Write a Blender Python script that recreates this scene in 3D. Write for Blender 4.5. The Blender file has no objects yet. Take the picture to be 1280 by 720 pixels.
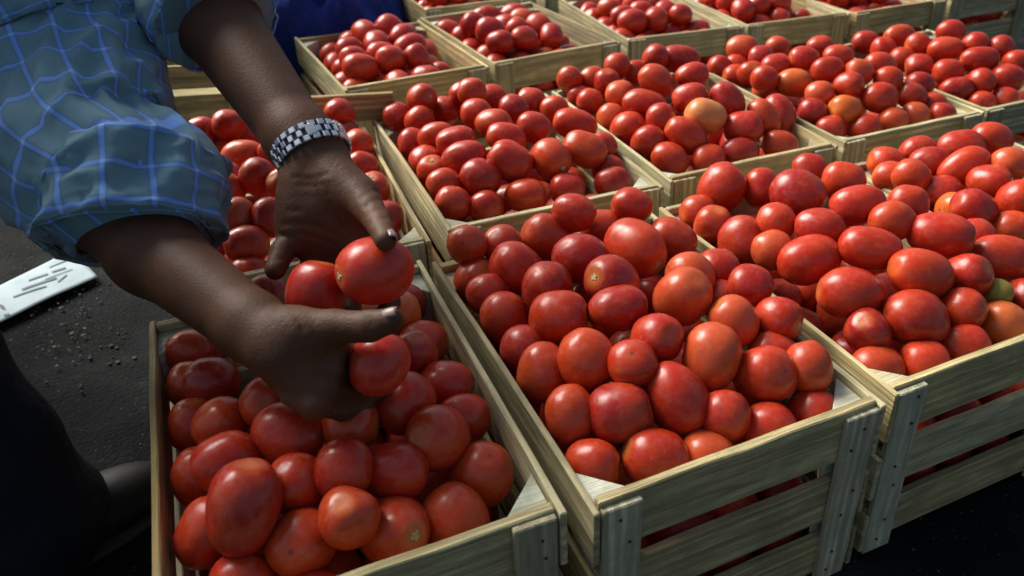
import bpy, bmesh, math, random
import numpy as np
from mathutils import Vector, Matrix, noise
import openvdb

random.seed(7)
rng = np.random.default_rng(11)
R = math.radians
sc = bpy.context.scene
col = sc.collection

# ------------------------------------------------------------------ camera
CAM_H = 0.72
FPX, CX, CY = 1032.0, 699.5, 295.3            # focal length and principal point, in 1280 x 720 pixels
PITCH, ROLL = R(29.32), R(-0.68)
cp, sp = math.cos(PITCH), math.sin(PITCH)
FW = np.array([0, cp, -sp]); _R0 = np.array([1.0, 0, 0]); _U0 = np.array([0, sp, cp])
RT = _R0 * math.cos(ROLL) + _U0 * math.sin(ROLL)
UP = -_R0 * math.sin(ROLL) + _U0 * math.cos(ROLL)
CAM = np.array([0, 0, CAM_H])
camd = bpy.data.cameras.new('camera'); cam = bpy.data.objects.new('camera', camd); col.objects.link(cam)
cam.matrix_world = Matrix(((RT[0], UP[0], -FW[0], 0), (RT[1], UP[1], -FW[1], 0), (RT[2], UP[2], -FW[2], CAM_H), (0, 0, 0, 1)))
camd.sensor_width = 36; camd.lens = FPX / 1280 * 36
camd.shift_x = -(CX - 640) / 1280; camd.shift_y = -(360 - CY) / 1280
camd.clip_start = 0.02; camd.clip_end = 3000
camd.dof.use_dof = True; camd.dof.focus_distance = 0.85; camd.dof.aperture_fstop = 7.0
sc.camera = cam

# ------------------------------------------------------------------ sky, sun, exposure
SUN_EL, SUN_AZ = R(41), R(-52)                  # azimuth measured from +Y towards +X
world = bpy.data.worlds.new('World'); sc.world = world; world.use_nodes = True
wn = world.node_tree; bg = wn.nodes['Background']
sky = wn.nodes.new('ShaderNodeTexSky'); sky.sky_type = 'NISHITA'; sky.sun_disc = False
sky.sun_elevation = SUN_EL; sky.sun_rotation = SUN_AZ; sky.air_density = 1.3; sky.dust_density = 5.0; sky.ozone_density = 1.0
wn.links.new(sky.outputs[0], bg.inputs[0]); bg.inputs[1].default_value = 0.05
sd = bpy.data.lights.new('sun', 'SUN'); sun = bpy.data.objects.new('sun', sd); col.objects.link(sun)
sd.energy = 3.0; sd.angle = R(34); sd.color = (1.0, 0.965, 0.90)
sdir = Vector((math.sin(SUN_AZ) * math.cos(SUN_EL), math.cos(SUN_AZ) * math.cos(SUN_EL), math.sin(SUN_EL)))
sun.rotation_euler = sdir.to_track_quat('Z', 'Y').to_euler(); sun.location = (0.5, 1.5, 4)
vs = sc.view_settings; vs.view_transform = 'Standard'; vs.look = 'None'; vs.exposure = 1.12; vs.gamma = 1.0; vs.use_curve_mapping = False

# ------------------------------------------------------------------ helpers
def at(px, py, d):
    """point seen at pixel (px, py) of the photograph, d metres in front of the lens"""
    return CAM + (FW * FPX + RT * (px - CX) + UP * (CY - py)) / FPX * d
def on_plane(px, py, z):
    v = FW * FPX + RT * (px - CX) + UP * (CY - py)
    return CAM + v * ((z - CAM_H) / v[2])
def project(p):
    q = np.asarray(p) - CAM; w = q @ FW
    return CX + FPX * (q @ RT) / w, CY - FPX * (q @ UP) / w, w

def tag(o, label=None, cat=None, group=None, kind=None):
    if label: o['label'] = label
    if cat: o['category'] = cat
    if group: o['group'] = group
    if kind: o['kind'] = kind
    return o
def link(name, me, mat=None, parent=None):
    o = bpy.data.objects.new(name, me); col.objects.link(o)
    if mat is not None and me is not None and not me.materials: me.materials.append(mat)
    if parent is not None: o.parent = parent
    return o
def empty(name, loc=(0, 0, 0), rz=0):
    o = bpy.data.objects.new(name, None); col.objects.link(o); o.location = loc; o.rotation_euler = (0, 0, rz)
    o.empty_display_size = 0.05
    return o
def mesh_np(name, v, f, smooth=True, uv=None):
    me = bpy.data.meshes.new(name); me.from_pydata([tuple(map(float, p)) for p in v], [], [tuple(map(int, q)) for q in f])
    if uv is not None:
        l = me.uv_layers.new(name='UVMap'); li = np.empty(len(me.loops), np.int32); me.loops.foreach_get('vertex_index', li)
        l.data.foreach_set('uv', np.asarray(uv, np.float32)[li].ravel())
    if smooth: me.polygons.foreach_set('use_smooth', np.ones(len(me.polygons), bool))
    me.update(); return me
def box_mesh(name, sx, sy, sz, bev=0.0012, warp=0.0, seed=0):
    bm = bmesh.new(); bmesh.ops.create_cube(bm, size=1)
    for v in bm.verts: v.co = Vector((v.co.x * sx, v.co.y * sy, v.co.z * sz))
    if bev: bmesh.ops.bevel(bm, geom=bm.edges[:], offset=bev, segments=1, affect='EDGES')
    if warp:
        el = [e for e in bm.edges if abs(e.verts[0].co.x - e.verts[1].co.x) > sx * 0.6]; bmesh.ops.subdivide_edges(bm, edges=el, cuts=5, use_grid_fill=True)
        for v in bm.verts:
            v.co += noise.noise_vector(v.co * 40 + Vector((sx * 90, sy * 7, sz * 31 + seed * 17))) * warp
    me = bpy.data.meshes.new(name); bm.to_mesh(me); bm.free(); return me

class NT:
    """small helper for node trees"""
    def __init__(s, name):
        s.m = bpy.data.materials.new(name); s.m.use_nodes = True; s.t = s.m.node_tree; s.b = s.t.nodes['Principled BSDF']
    def n(s, typ, **kw):
        nd = s.t.nodes.new(typ)
        for k, v in kw.items():
            if k.startswith('i_'):
                key = k[2:]; key = int(key) if key.isdigit() else key.replace('_', ' ')
                nd.inputs[key].default_value = v
            else: setattr(nd, k, v)
        return nd
    def l(s, a, b): s.t.links.new(a, b)
    def ramp(s, fac, stops):
        r = s.n('ShaderNodeValToRGB'); e = r.color_ramp.elements
        while len(e) < len(stops): e.new(0.5)
        for q, (p, c) in zip(e, stops): q.position = p; q.color = (*c, 1) if len(c) == 3 else c
        s.l(fac, r.inputs[0]); return r.outputs[0]
    def mix(s, fac, a, b, mode='MIX'):
        m = s.n('ShaderNodeMix', data_type='RGBA', blend_type=mode)
        for sock, val in ((m.inputs[0], fac), (m.inputs[6], a), (m.inputs[7], b)):
            if isinstance(val, (int, float)): sock.default_value = val
            elif isinstance(val, tuple): sock.default_value = (*val, 1) if len(val) == 3 else val
            else: s.l(val, sock)
        return m.outputs[2]
    def math(s, op, a, b=None, c=None):
        m = s.n('ShaderNodeMath', operation=op)
        for i, val in enumerate((a, b, c)):
            if val is None: continue
            if isinstance(val, (int, float)): m.inputs[i].default_value = val
            else: s.l(val, m.inputs[i])
        return m.outputs[0]
    def bump(s, h, strength, dist):
        b = s.n('ShaderNodeBump'); b.inputs['Strength'].default_value = strength; b.inputs['Distance'].default_value = dist
        s.l(h, b.inputs['Height']); s.l(b.outputs[0], s.b.inputs['Normal'])

# ------------------------------------------------------------------ materials
def tomato_material(name, island):
    t = NT(name); tc = t.n('ShaderNodeTexCoord')
    if island:
        g = t.n('ShaderNodeNewGeometry'); rnd = g.outputs['Random Per Island']
        base = t.ramp(rnd, [(0.0, (0.31, 0.011, 0.008)), (0.5, (0.40, 0.018, 0.008)), (0.9, (0.44, 0.034, 0.010)), (1.0, (0.48, 0.07, 0.015))])
    else:
        oi = t.n('ShaderNodeObjectInfo'); rnd = oi.outputs['Random']; base = oi.outputs['Color']
    off = t.n('ShaderNodeCombineXYZ'); t.l(t.math('MULTIPLY', rnd, 37.0), off.inputs[0]); t.l(t.math('MULTIPLY', rnd, 91.0), off.inputs[1])
    vec = t.n('ShaderNodeVectorMath', operation='ADD'); t.l(tc.outputs['Object'], vec.inputs[0]); t.l(off.outputs[0], vec.inputs[1])
    s = 30.0 if island else 1.0                        # single tomatoes are unit meshes scaled up
    n1 = t.n('ShaderNodeTexNoise', i_Scale=1.1 * s, i_Detail=2.0); t.l(vec.outputs[0], n1.inputs['Vector'])
    n2 = t.n('ShaderNodeTexNoise', i_Scale=26.0 * s, i_Detail=1.0); t.l(vec.outputs[0], n2.inputs['Vector'])
    n3 = t.n('ShaderNodeTexVoronoi', i_Scale=4.6 * s); t.l(vec.outputs[0], n3.inputs['Vector'])
    n4 = t.n('ShaderNodeTexNoise', i_Scale=3.6 * s, i_Detail=4.0, i_Roughness=0.65); t.l(vec.outputs[0], n4.inputs['Vector'])
    c = t.mix(t.ramp(n1.outputs[0], [(0.44, (0, 0, 0)), (0.74, (0.34, 0.34, 0.34))]), base, (0.54, 0.085, 0.016))
    c = t.mix(t.ramp(n2.outputs[0], [(0.60, (0, 0, 0)), (0.78, (0.22, 0.22, 0.22))]), c, (0.60, 0.16, 0.04))
    if not island:
        sep = t.n('ShaderNodeSeparateXYZ'); t.l(tc.outputs['Object'], sep.inputs[0])
        stemd = t.n('ShaderNodeVectorMath', operation='DISTANCE'); t.l(tc.outputs['Object'], stemd.inputs[0]); stemd.inputs[1].default_value = (0, 0, 1.13)
        blod = t.n('ShaderNodeVectorMath', operation='DISTANCE'); t.l(tc.outputs['Object'], blod.inputs[0]); blod.inputs[1].default_value = (0, 0, -1.17)
        # paler shoulder round the stem and the little corky dot at the blossom end
        sh = t.ramp(stemd.outputs['Value'], [(0.12, (0.8, 0.8, 0.8)), (0.55, (0, 0, 0))])
        shf = t.math('MULTIPLY', sh, t.math('MULTIPLY', rnd, 0.75))
        c = t.mix(shf, c, (0.62, 0.24, 0.05))
        bl = t.ramp(blod.outputs['Value'], [(0.055, (0.75, 0.75, 0.75)), (0.10, (0, 0, 0))])
        c = t.mix(bl, c, (0.10, 0.035, 0.02))
    # specks of dust and pale scuffs
    dust = t.math('MULTIPLY', t.math('LESS_THAN', n3.outputs['Distance'], 0.05), t.math('GREATER_THAN', n4.outputs[0], 0.52))
    c = t.mix(t.math('MULTIPLY', dust, 0.75), c, (0.62, 0.5, 0.42))
    film = t.ramp(n4.outputs[0], [(0.48, (0, 0, 0)), (0.72, (0.09, 0.09, 0.09))])
    c = t.mix(film, c, (0.55, 0.36, 0.30))
    t.l(c, t.b.inputs['Base Color'])
    t.l(t.ramp(n4.outputs[0], [(0.3, (0.22,) * 3), (0.72, (0.42,) * 3)]), t.b.inputs['Roughness'])
    t.b.inputs['Specular IOR Level'].default_value = 0.42
    h = t.math('ADD', t.math('MULTIPLY', n1.outputs[0], 1.0), t.math('MULTIPLY', n4.outputs[0], 0.12))
    t.bump(h, 0.25, 0.004 if island else 0.004)
    return t.m

def wood_material(name, hue, dark):
    t = NT(name); tc = t.n('ShaderNodeTexCoord'); oi = t.n('ShaderNodeObjectInfo'); rnd = oi.outputs['Random']
    off = t.n('ShaderNodeCombineXYZ'); t.l(t.math('MULTIPLY', rnd, 13.0), off.inputs[0]); t.l(t.math('MULTIPLY', rnd, 57.0), off.inputs[1]); t.l(t.math('MULTIPLY', rnd, 29.0), off.inputs[2])
    vec = t.n('ShaderNodeVectorMath', operation='ADD'); t.l(tc.outputs['Object'], vec.inputs[0]); t.l(off.outputs[0], vec.inputs[1])
    mp = t.n('ShaderNodeMapping'); mp.inputs['Scale'].default_value = (2.2, 30, 30); t.l(vec.outputs[0], mp.inputs[0])
    warp = t.n('ShaderNodeTexNoise', i_Scale=7.0, i_Detail=2.0); t.l(vec.outputs[0], warp.inputs['Vector'])
    grain = t.n('ShaderNodeTexNoise', i_Scale=3.2, i_Detail=5.0, i_Roughness=0.62, i_Distortion=0.35); t.l(mp.outputs[0], grain.inputs['Vector'])
    mp2 = t.n('ShaderNodeMapping'); mp2.inputs['Scale'].default_value = (0.7, 16, 16); t.l(vec.outputs[0], mp2.inputs[0])
    wv = t.n('ShaderNodeTexWave', i_Scale=1.7, i_Distortion=7.0, i_Detail=2.5, bands_direction='Z'); wv.inputs['Detail Scale'].default_value = 0.7; t.l(mp2.outputs[0], wv.inputs['Vector'])
    blot = t.n('ShaderNodeTexNoise', i_Scale=16.0, i_Detail=5.0, i_Roughness=0.7); t.l(vec.outputs[0], blot.inputs['Vector'])
    fib = t.n('ShaderNodeMapping'); fib.inputs['Scale'].default_value = (9, 300, 300); t.l(vec.outputs[0], fib.inputs[0])
    fn = t.n('ShaderNodeTexNoise', i_Scale=2.0, i_Detail=3.0); t.l(fib.outputs[0], fn.inputs['Vector'])
    pale = tuple(hue); deep = tuple(h * dark for h in hue)
    c = t.mix(t.ramp(grain.outputs[0], [(0.36, (0, 0, 0)), (0.62, (1, 1, 1))]), deep, pale)
    late = t.math('MULTIPLY', t.ramp(wv.outputs[0], [(0.35, (1, 1, 1)), (0.75, (0, 0, 0))]), t.math('ADD', t.math('MULTIPLY', rnd, 0.7), 0.15))
    c = t.mix(late, c, (hue[0] * 0.50, hue[1] * 0.43, hue[2] * 0.33))
    c = t.mix(t.ramp(blot.outputs[0], [(0.45, (0, 0, 0)), (0.68, (0.7, 0.7, 0.7))]), c, (hue[0] * 0.38, hue[1] * 0.42, hue[2] * 0.42))
    tone = t.ramp(t.math('FRACT', t.math('MULTIPLY', rnd, 7.31)), [(0.0, (0.66, 0.66, 0.62)), (0.3, (1.0, 0.88, 0.64)), (0.65, (0.92, 0.98, 0.92)), (1.0, (1.1, 1.08, 1.0))])
    c = t.mix(1.0, c, tone, 'MULTIPLY')
    t.l(c, t.b.inputs['Base Color']); t.b.inputs['Roughness'].default_value = 0.78; t.b.inputs['Specular IOR Level'].default_value = 0.25
    t.bump(t.math('ADD', t.math('MULTIPLY', grain.outputs[0], 0.6), t.math('MULTIPLY', fn.outputs[0], 0.5)), 1.0, 0.003)
    return t.m

def asphalt_material():
    t = NT('asphalt'); tc = t.n('ShaderNodeTexCoord')
    a = t.n('ShaderNodeTexNoise', i_Scale=260.0, i_Detail=4.0, i_Roughness=0.7); t.l(tc.outputs['Object'], a.inputs['Vector'])
    v = t.n('ShaderNodeTexVoronoi', i_Scale=170.0); t.l(tc.outputs['Object'], v.inputs['Vector'])
    b = t.n('ShaderNodeTexNoise', i_Scale=5.5, i_Detail=6.0, i_Roughness=0.65); t.l(tc.outputs['Object'], b.inputs['Vector'])
    c = t.ramp(b.outputs[0], [(0.38, (0.003, 0.004, 0.005)), (0.52, (0.007, 0.009, 0.010)), (0.68, (0.024, 0.027, 0.025))])
    stone = t.math('MULTIPLY', t.math('LESS_THAN', v.outputs['Distance'], 0.22), t.math('GREATER_THAN', a.outputs[0], 0.60))
    c = t.mix(t.math('MULTIPLY', stone, 0.6), c, (0.20, 0.20, 0.17))
    t.l(c, t.b.inputs['Base Color']); t.b.inputs['Roughness'].default_value = 0.9; t.b.inputs['Specular IOR Level'].default_value = 0.1
    t.bump(t.math('ADD', a.outputs[0], t.math('MULTIPLY', v.outputs['Distance'], 0.8)), 0.8, 0.003)
    return t.m

HANDS = [(at(405, 265, 0.765), 0.085), (at(405, 455, 0.665), 0.075)]
def skin_material():
    t = NT('skin'); tc = t.n('ShaderNodeTexCoord')
    a = t.n('ShaderNodeTexNoise', i_Scale=18.0, i_Detail=4.0); t.l(tc.outputs['Object'], a.inputs['Vector'])
    v = t.n('ShaderNodeTexVoronoi', i_Scale=520.0); t.l(tc.outputs['Object'], v.inputs['Vector'])
    w = t.n('ShaderNodeTexNoise', i_Scale=75.0, i_Detail=4.0, i_Roughness=0.6, i_Distortion=1.6); t.l(tc.outputs['Object'], w.inputs['Vector'])
    c = t.ramp(a.outputs[0], [(0.3, (0.060, 0.024, 0.011)), (0.7, (0.105, 0.046, 0.022))])
    t.l(c, t.b.inputs['Base Color']); t.b.inputs['Roughness'].default_value = 0.58
    t.b.inputs['Specular IOR Level'].default_value = 0.26
    # finer lines on the arms, deeper creases over the hands
    vc = t.n('ShaderNodeTexVoronoi', i_Scale=62.0, feature='DISTANCE_TO_EDGE'); wv = t.n('ShaderNodeVectorMath', operation='MULTIPLY_ADD'); t.l(w.outputs['Color'], wv.inputs[0]); wv.inputs[1].default_value = (0.02, 0.02, 0.02); t.l(tc.outputs['Object'], wv.inputs[2]); t.l(wv.outputs[0], vc.inputs['Vector'])
    crease = t.ramp(vc.outputs['Distance'], [(0.0, (0, 0, 0)), (0.16, (1, 1, 1))]); mask = None
    for hx, hy in (HANDS[0], HANDS[1]):
        dd = t.n('ShaderNodeVectorMath', operation='DISTANCE'); t.l(tc.outputs['Object'], dd.inputs[0]); dd.inputs[1].default_value = tuple(hx)
        m_ = t.ramp(dd.outputs['Value'], [(hy * 0.7, (1, 1, 1)), (hy, (0, 0, 0))]); mask = m_ if mask is None else t.math('MAXIMUM', mask, m_)
    cr_ = t.math('MULTIPLY', t.math('MULTIPLY', crease, mask), 0.22)
    t.bump(t.math('ADD', t.math('ADD', t.math('MULTIPLY', v.outputs['Distance'], 0.25), t.math('MULTIPLY', w.outputs[0], 0.6)), cr_), 0.45, 0.0013)
    return t.m

def plaid_material():
    t = NT('plaid_cotton'); tc = t.n('ShaderNodeTexCoord'); sep = t.n('ShaderNodeSeparateXYZ'); t.l(tc.outputs['UV'], sep.inputs[0])
    wob = t.n('ShaderNodeTexNoise', i_Scale=55.0, i_Detail=2.0); t.l(tc.outputs['UV'], wob.inputs['Vector'])
    PER = 0.034
    def line(sock, centre, half, soft):
        x = t.math('FRACT', t.math('ADD', t.math('DIVIDE', sock, PER), 40.0 + 0.5 - centre))
        d = t.math('ABSOLUTE', t.math('SUBTRACT', t.math('ADD', x, t.math('MULTIPLY', t.math('SUBTRACT', wob.outputs[0], 0.5), 0.012)), 0.5))
        m = t.n('ShaderNodeMapRange', interpolation_type='SMOOTHSTEP'); m.inputs['From Min'].default_value = half; m.inputs['From Max'].default_value = half + soft
        m.inputs['To Min'].default_value = 1; m.inputs['To Max'].default_value = 0; t.l(d, m.inputs['Value']); return m.outputs[0]
    U, V = sep.outputs[0], sep.outputs[1]
    thr = t.n('ShaderNodeTexWave', i_Scale=900.0, bands_direction='DIAGONAL'); t.l(tc.outputs['UV'], thr.inputs['Vector'])
    blot = t.n('ShaderNodeTexNoise', i_Scale=30.0, i_Detail=4.0); t.l(tc.outputs['UV'], blot.inputs['Vector'])
    c = t.ramp(blot.outputs[0], [(0.3, (0.140, 0.265, 0.320)), (0.7, (0.190, 0.335, 0.385))])
    halo = t.math('MAXIMUM', line(U, 0.5, 0.09, 0.04), line(V, 0.5, 0.09, 0.04))
    c = t.mix(t.math('MULTIPLY', halo, 0.5), c, (0.10, 0.19, 0.40))
    lu, lv = line(U, 0.5, 0.035, 0.035), line(V, 0.5, 0.035, 0.035)
    c = t.mix(t.math('MULTIPLY', t.math('MAXIMUM', lu, lv), 0.9), c, (0.20, 0.40, 0.92))
    c = t.mix(t.math('MULTIPLY', t.math('MULTIPLY', lu, lv), 0.9), c, (0.42, 0.62, 0.98))
    c = t.mix(t.math('MULTIPLY', thr.outputs[0], 0.18), c, (0.10, 0.17, 0.20))
    t.l(c, t.b.inputs['Base Color']); t.b.inputs['Roughness'].default_value = 0.9; t.b.inputs['Specular IOR Level'].default_value = 0.15
    t.b.inputs['Sheen Weight'].default_value = 0.15
    t.bump(t.math('ADD', thr.outputs[0], t.math('MULTIPLY', blot.outputs[0], 2.0)), 0.35, 0.0012)
    return t.m

def cloth_material(name, c0, c1, scale=40.0, rough=0.9):
    t = NT(name); tc = t.n('ShaderNodeTexCoord')
    a = t.n('ShaderNodeTexNoise', i_Scale=scale, i_Detail=5.0); t.l(tc.outputs['Object'], a.inputs['Vector'])
    w = t.n('ShaderNodeTexNoise', i_Scale=900.0, i_Detail=1.0); t.l(tc.outputs['Object'], w.inputs['Vector'])
    t.l(t.ramp(a.outputs[0], [(0.3, c0), (0.7, c1)]), t.b.inputs['Base Color'])
    t.b.inputs['Roughness'].default_value = rough; t.b.inputs['Specular IOR Level'].default_value = 0.2
    t.bump(t.math('ADD', a.outputs[0], t.math('MULTIPLY', w.outputs[0], 0.05)), 0.7, 0.4 / scale)
    return t.m

def plain(name, c, rough=0.5, metal=0.0, spec=0.5, nscale=60.0, var=0.25):
    t = NT(name); tc = t.n('ShaderNodeTexCoord')
    a = t.n('ShaderNodeTexNoise', i_Scale=nscale, i_Detail=3.0); t.l(tc.outputs['Object'], a.inputs['Vector'])
    lo = tuple(x * (1 - var) for x in c); hi = tuple(min(1, x * (1 + var)) for x in c)
    t.l(t.ramp(a.outputs[0], [(0.3, lo), (0.7, hi)]), t.b.inputs['Base Color'])
    t.b.inputs['Roughness'].default_value = rough; t.b.inputs['Metallic'].default_value = metal; t.b.inputs['Specular IOR Level'].default_value = spec
    return t.m

M = dict(tomato=tomato_material('tomato_skin', False), tomato_pile=tomato_material('tomato_skin_pile', True),
         wood=wood_material('pale_pine', (0.66, 0.59, 0.38), 0.42), wood_end=wood_material('pine_post', (0.58, 0.55, 0.41), 0.48), post=wood_material('skylit_sawn_post', (0.66, 0.66, 0.56), 0.75),  # posts paler: sawn end grain plus skylight on their tops, put into the colour
         asphalt=asphalt_material(), skin=skin_material(), plaid=plaid_material(),
         navy=cloth_material('navy_cotton', (0.004, 0.005, 0.010), (0.008, 0.010, 0.018)),
         blue=cloth_material('blue_cloth', (0.006, 0.014, 0.11), (0.018, 0.045, 0.26), 14.0),
         shoe=plain('black_leather', (0.004, 0.005, 0.006), 0.5, spec=0.25), sole=plain('black_rubber', (0.02, 0.02, 0.02), 0.8),
         nailm=plain('finger_nail', (0.27, 0.18, 0.15), 0.4), hair=plain('black_hair', (0.008, 0.007, 0.006), 0.5),
         steel=plain('brushed_steel', (0.72, 0.73, 0.75), 0.25, 1.0), dsteel=plain('dark_steel', (0.05, 0.052, 0.058), 0.35, 1.0),
         scar=plain('stem_scar', (0.42, 0.38, 0.20), 0.8, nscale=400.0), rust=plain('nail_head', (0.03, 0.025, 0.02), 0.7),
         pebble=plain('pebble', (0.05, 0.052, 0.048), 0.85),
         plastic=plain('clear_plastic', (0.22, 0.28, 0.32), 0.25), thread=plain('white_thread', (0.6, 0.55, 0.5), 0.8))

# ------------------------------------------------------------------ ground
def make_ground():
    n = 90; xs = np.concatenate([[-900, -60, -8], np.linspace(-1.6, 1.6, n), [8, 60, 900]]); ys = np.concatenate([[-900, -60, -8], np.linspace(-0.2, 3.2, n), [8, 60, 900]])
    v = []; m = len(xs)
    for y in ys:
        for x in xs:
            z = 0.0
            if abs(x) < 1.6 and -0.2 < y < 3.2:
                z = noise.fractal(Vector((x * 3, y * 3, 0.3)), 1, 2, 4) * 0.0035 - 0.0035
                if x < -0.62: z -= 0.010 * max(0, noise.noise(Vector((x * 6, y * 6, 4))))
            v.append((x, y, z - 0.001))
    f = [(j * m + i, j * m + i + 1, (j + 1) * m + i + 1, (j + 1) * m + i) for j in range(m - 1) for i in range(m - 1)]
    tag(link('ground', mesh_np('ground', v, f), M['asphalt']), kind='structure')
make_ground()

# ------------------------------------------------------------------ crates
RIM = 0.22
def local_of(cr, p):
    """world point -> crate coordinates (across, along, height above the rim)"""
    d = np.asarray(p)[:2] - cr['c']; s, c = math.sin(cr['yaw']), math.cos(cr['yaw'])
    return np.array([d[0] * c + d[1] * s, -d[0] * s + d[1] * c, p[2] - cr['rim']])
_box = {}
def piece(name, dims, loc, parent, mat, rot=(0, 0, 0)):
    var = random.randrange(4); key = (name, var) + tuple(round(d, 4) for d in dims)
    if key not in _box:
        me = box_mesh(name, *dims, bev=0.0011, warp=0.0013, seed=var); me.materials.append(mat); _box[key] = me
    o = link(name, _box[key], None, parent); o.location = loc; o.rotation_euler = rot; return o
_post = {}
def post_mesh(sz, leg, sx, sy):
    key = (round(sz, 4), sx, sy)
    if key in _post: return _post[key]
    bm = bmesh.new(); pts = [(0, 0), (-sx * leg, 0), (0, -sy * leg)]
    lo = [bm.verts.new((x, y, -sz / 2)) for x, y in pts]; hi = [bm.verts.new((x, y, sz / 2)) for x, y in pts]
    bm.faces.new(lo); bm.faces.new(hi)
    for i in range(3): bm.faces.new((lo[i], lo[(i + 1) % 3], hi[(i + 1) % 3], hi[i]))
    bmesh.ops.recalc_face_normals(bm, faces=bm.faces[:]); bmesh.ops.bevel(bm, geom=bm.edges[:], offset=0.001, segments=1, affect='EDGES')
    # local X must run along the grain (up the post)
    me = bpy.data.meshes.new('corner_post'); bm.to_mesh(me); bm.free(); me.materials.append(M['post']); _post[key] = me; return me

def make_crate(fl, yaw, label, W=0.296, L=0.42, H=RIM, base=0.0, slats=((0.160, 0.220), (0.083, 0.138), (0.008, 0.060)), nails=False, group='wooden tomato crates standing in rows'):
    rr = random.Random(int(fl[0] * 1000) * 7 + int(fl[1] * 1000))
    s, c = math.sin(yaw), math.cos(yaw)
    ctr = np.array([fl[0] + c * W / 2 - s * L / 2, fl[1] + s * W / 2 + c * L / 2])
    root = empty('wooden_crate', (ctr[0], ctr[1], base), yaw); tag(root, label, 'crate', group)
    j = lambda a: rr.uniform(-a, a)
    ts, tf = 0.006, 0.009
    # slats: long sides run past the ends of the short sides
    for (z0, z1) in slats:
        h = z1 - z0; zc = (z0 + z1) / 2
        for sx in (-1, 1):
            piece('slat', (L, ts, h), (sx * (W / 2 - ts / 2), j(.001), zc + j(.0012)), root, M['wood'], (j(.004), j(.004), math.pi / 2))
        for sy in (-1, 1):
            piece('slat', (W - 2 * ts - 0.001, tf, h), (j(.0005), sy * (L / 2 - 0.007 - tf / 2), zc + j(.0016)), root, M['wood'], (j(.008), j(.006), 0))
    # battens nailed over the slat ends, front and back
    for sx in (-1, 1):
        for sy in (-1, 1):
            piece('batten', (H - 0.005, 0.007, 0.036), (sx * (W / 2 - ts - 0.0195), sy * (L / 2 - 0.0038), H / 2 - 0.001), root, M['wood_end'], (0, math.pi / 2 + j(.008), 0))
    # three-cornered posts inside the corners
    for sx in (-1, 1):
        for sy in (-1, 1):
            o = link('corner_post', post_mesh(H - 0.009, 0.042, sx, sy), None, root)
            o.location = (sx * (W / 2 - ts - 0.0003), sy * (L / 2 - 0.007 - tf - 0.0003), (H - 0.009) / 2)
    for k in range(5):
        piece('floor_board', (W - 2 * ts - 0.002, 0.070, 0.007), (0, (k - 2) * (L - 0.11) / 4, 0.0125), root, M['wood'])
    if nails:
        bm = bmesh.new()
        for sx in (-1, 1):
            for (z0, z1) in slats:
                for k, fz in enumerate((0.25, 0.72)):
                    x = sx * (W / 2 - ts - 0.0195) + j(.009); z = z0 + (z1 - z0) * fz + j(.005)
                    bmesh.ops.create_cone(bm, cap_ends=True, segments=8, radius1=0.0016, radius2=0.0013, depth=0.0018, matrix=Matrix.Translation((x, -L / 2 - 0.0001, z)) @ Matrix.Rotation(math.pi / 2, 4, 'X'))
        me = bpy.data.meshes.new('nail_heads'); bm.to_mesh(me); bm.free(); tag(link('nail_heads', me, M['rust'], root), kind='stuff')
    return dict(root=root, c=ctr, yaw=yaw, W=W, L=L, H=H, base=base, rim=base + H)

CR = {}
def crate(key, fl, yaw_deg, label, **kw): CR[key] = make_crate(fl, R(yaw_deg), label, **kw)
crate('A', (-0.268, 0.335), 23.5, 'slatted wooden tomato crate that the two hands are reaching into', nails=True)
crate('B', (0.025, 0.450), 24.6, 'slatted wooden tomato crate with brown grained top slat, beside the crate being picked over', nails=True)
crate('C', (0.306, 0.586), 24.6, 'weathered slatted crate holding a yellow shouldered tomato, its three front slats in view', nails=True)
crate('I', (0.583, 0.711), 24.4, 'slatted wooden crate on the far side of the crate with the yellow shouldered tomato')
crate('D', (-0.432, 0.772), 22.5, 'slatted wooden crate under the arm with the watch, behind the crate being picked over')
crate('E', (-0.139, 0.905), 23.4, 'slatted wooden crate directly behind the one with the brown grained top slat', W=0.310)
crate('F', (0.157, 1.044), 23.6, 'slatted wooden crate holding a pale yellow orange tomato, second row from the front')
crate('G', (0.441, 1.174), 24.0, 'slatted wooden crate holding several bright orange tomatoes')
crate('H', (0.718, 1.300), 24.0, 'slatted wooden crate next to the one with bright orange tomatoes, second row end')
crate('J', (-0.388, 1.440), 28.0, 'slatted wooden crate in front of the dark blue cloth', W=0.288, L=0.40)
crate('K', (-0.124, 1.584), 28.5, 'slatted crate with plain pale top slat, beside the one before the blue cloth')
crate('L', (0.152, 1.742), 20.5, 'slatted wooden crate with a dark knot in its front slat', W=0.288)
crate('M', (0.430, 1.846), 21.0, 'pale slatted wooden crate next to the one with the knotted slat', W=0.280)
crate('N', (0.704, 1.938), 26.0, 'slatted wooden crate with two narrow boards at the top of its front')
crate('O', (0.985, 2.076), 25.0, 'slatted wooden crate at the end of the third row')
crate('P', (-0.590, 1.838), 26.0, 'slatted wooden crate behind the one in front of the blue cloth', L=0.40) if False else None
back = [('Q1', (-0.318, 2.015), 26.0, 'slatted wooden crate of the last row, the one nearest the blue cloth'),
        ('Q2', (-0.030, 2.155), 24.0, 'slatted wooden crate of the last row, second from the blue cloth'),
        ('Q3', (0.262, 2.255), 22.0, 'slatted wooden crate of the last row, third from the blue cloth'),
        ('Q4', (0.552, 2.345), 24.0, 'slatted wooden crate of the last row, fourth from the blue cloth')]
for k, fl, yw, lb in back: crate(k, fl, yw, lb)
crate('S', (-0.865, 1.425), 10.0, 'low wooden crate underneath the empty slatted crate behind the bare arm', H=0.15, slats=((0.095, 0.150), (0.010, 0.075)), L=0.36)
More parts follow.
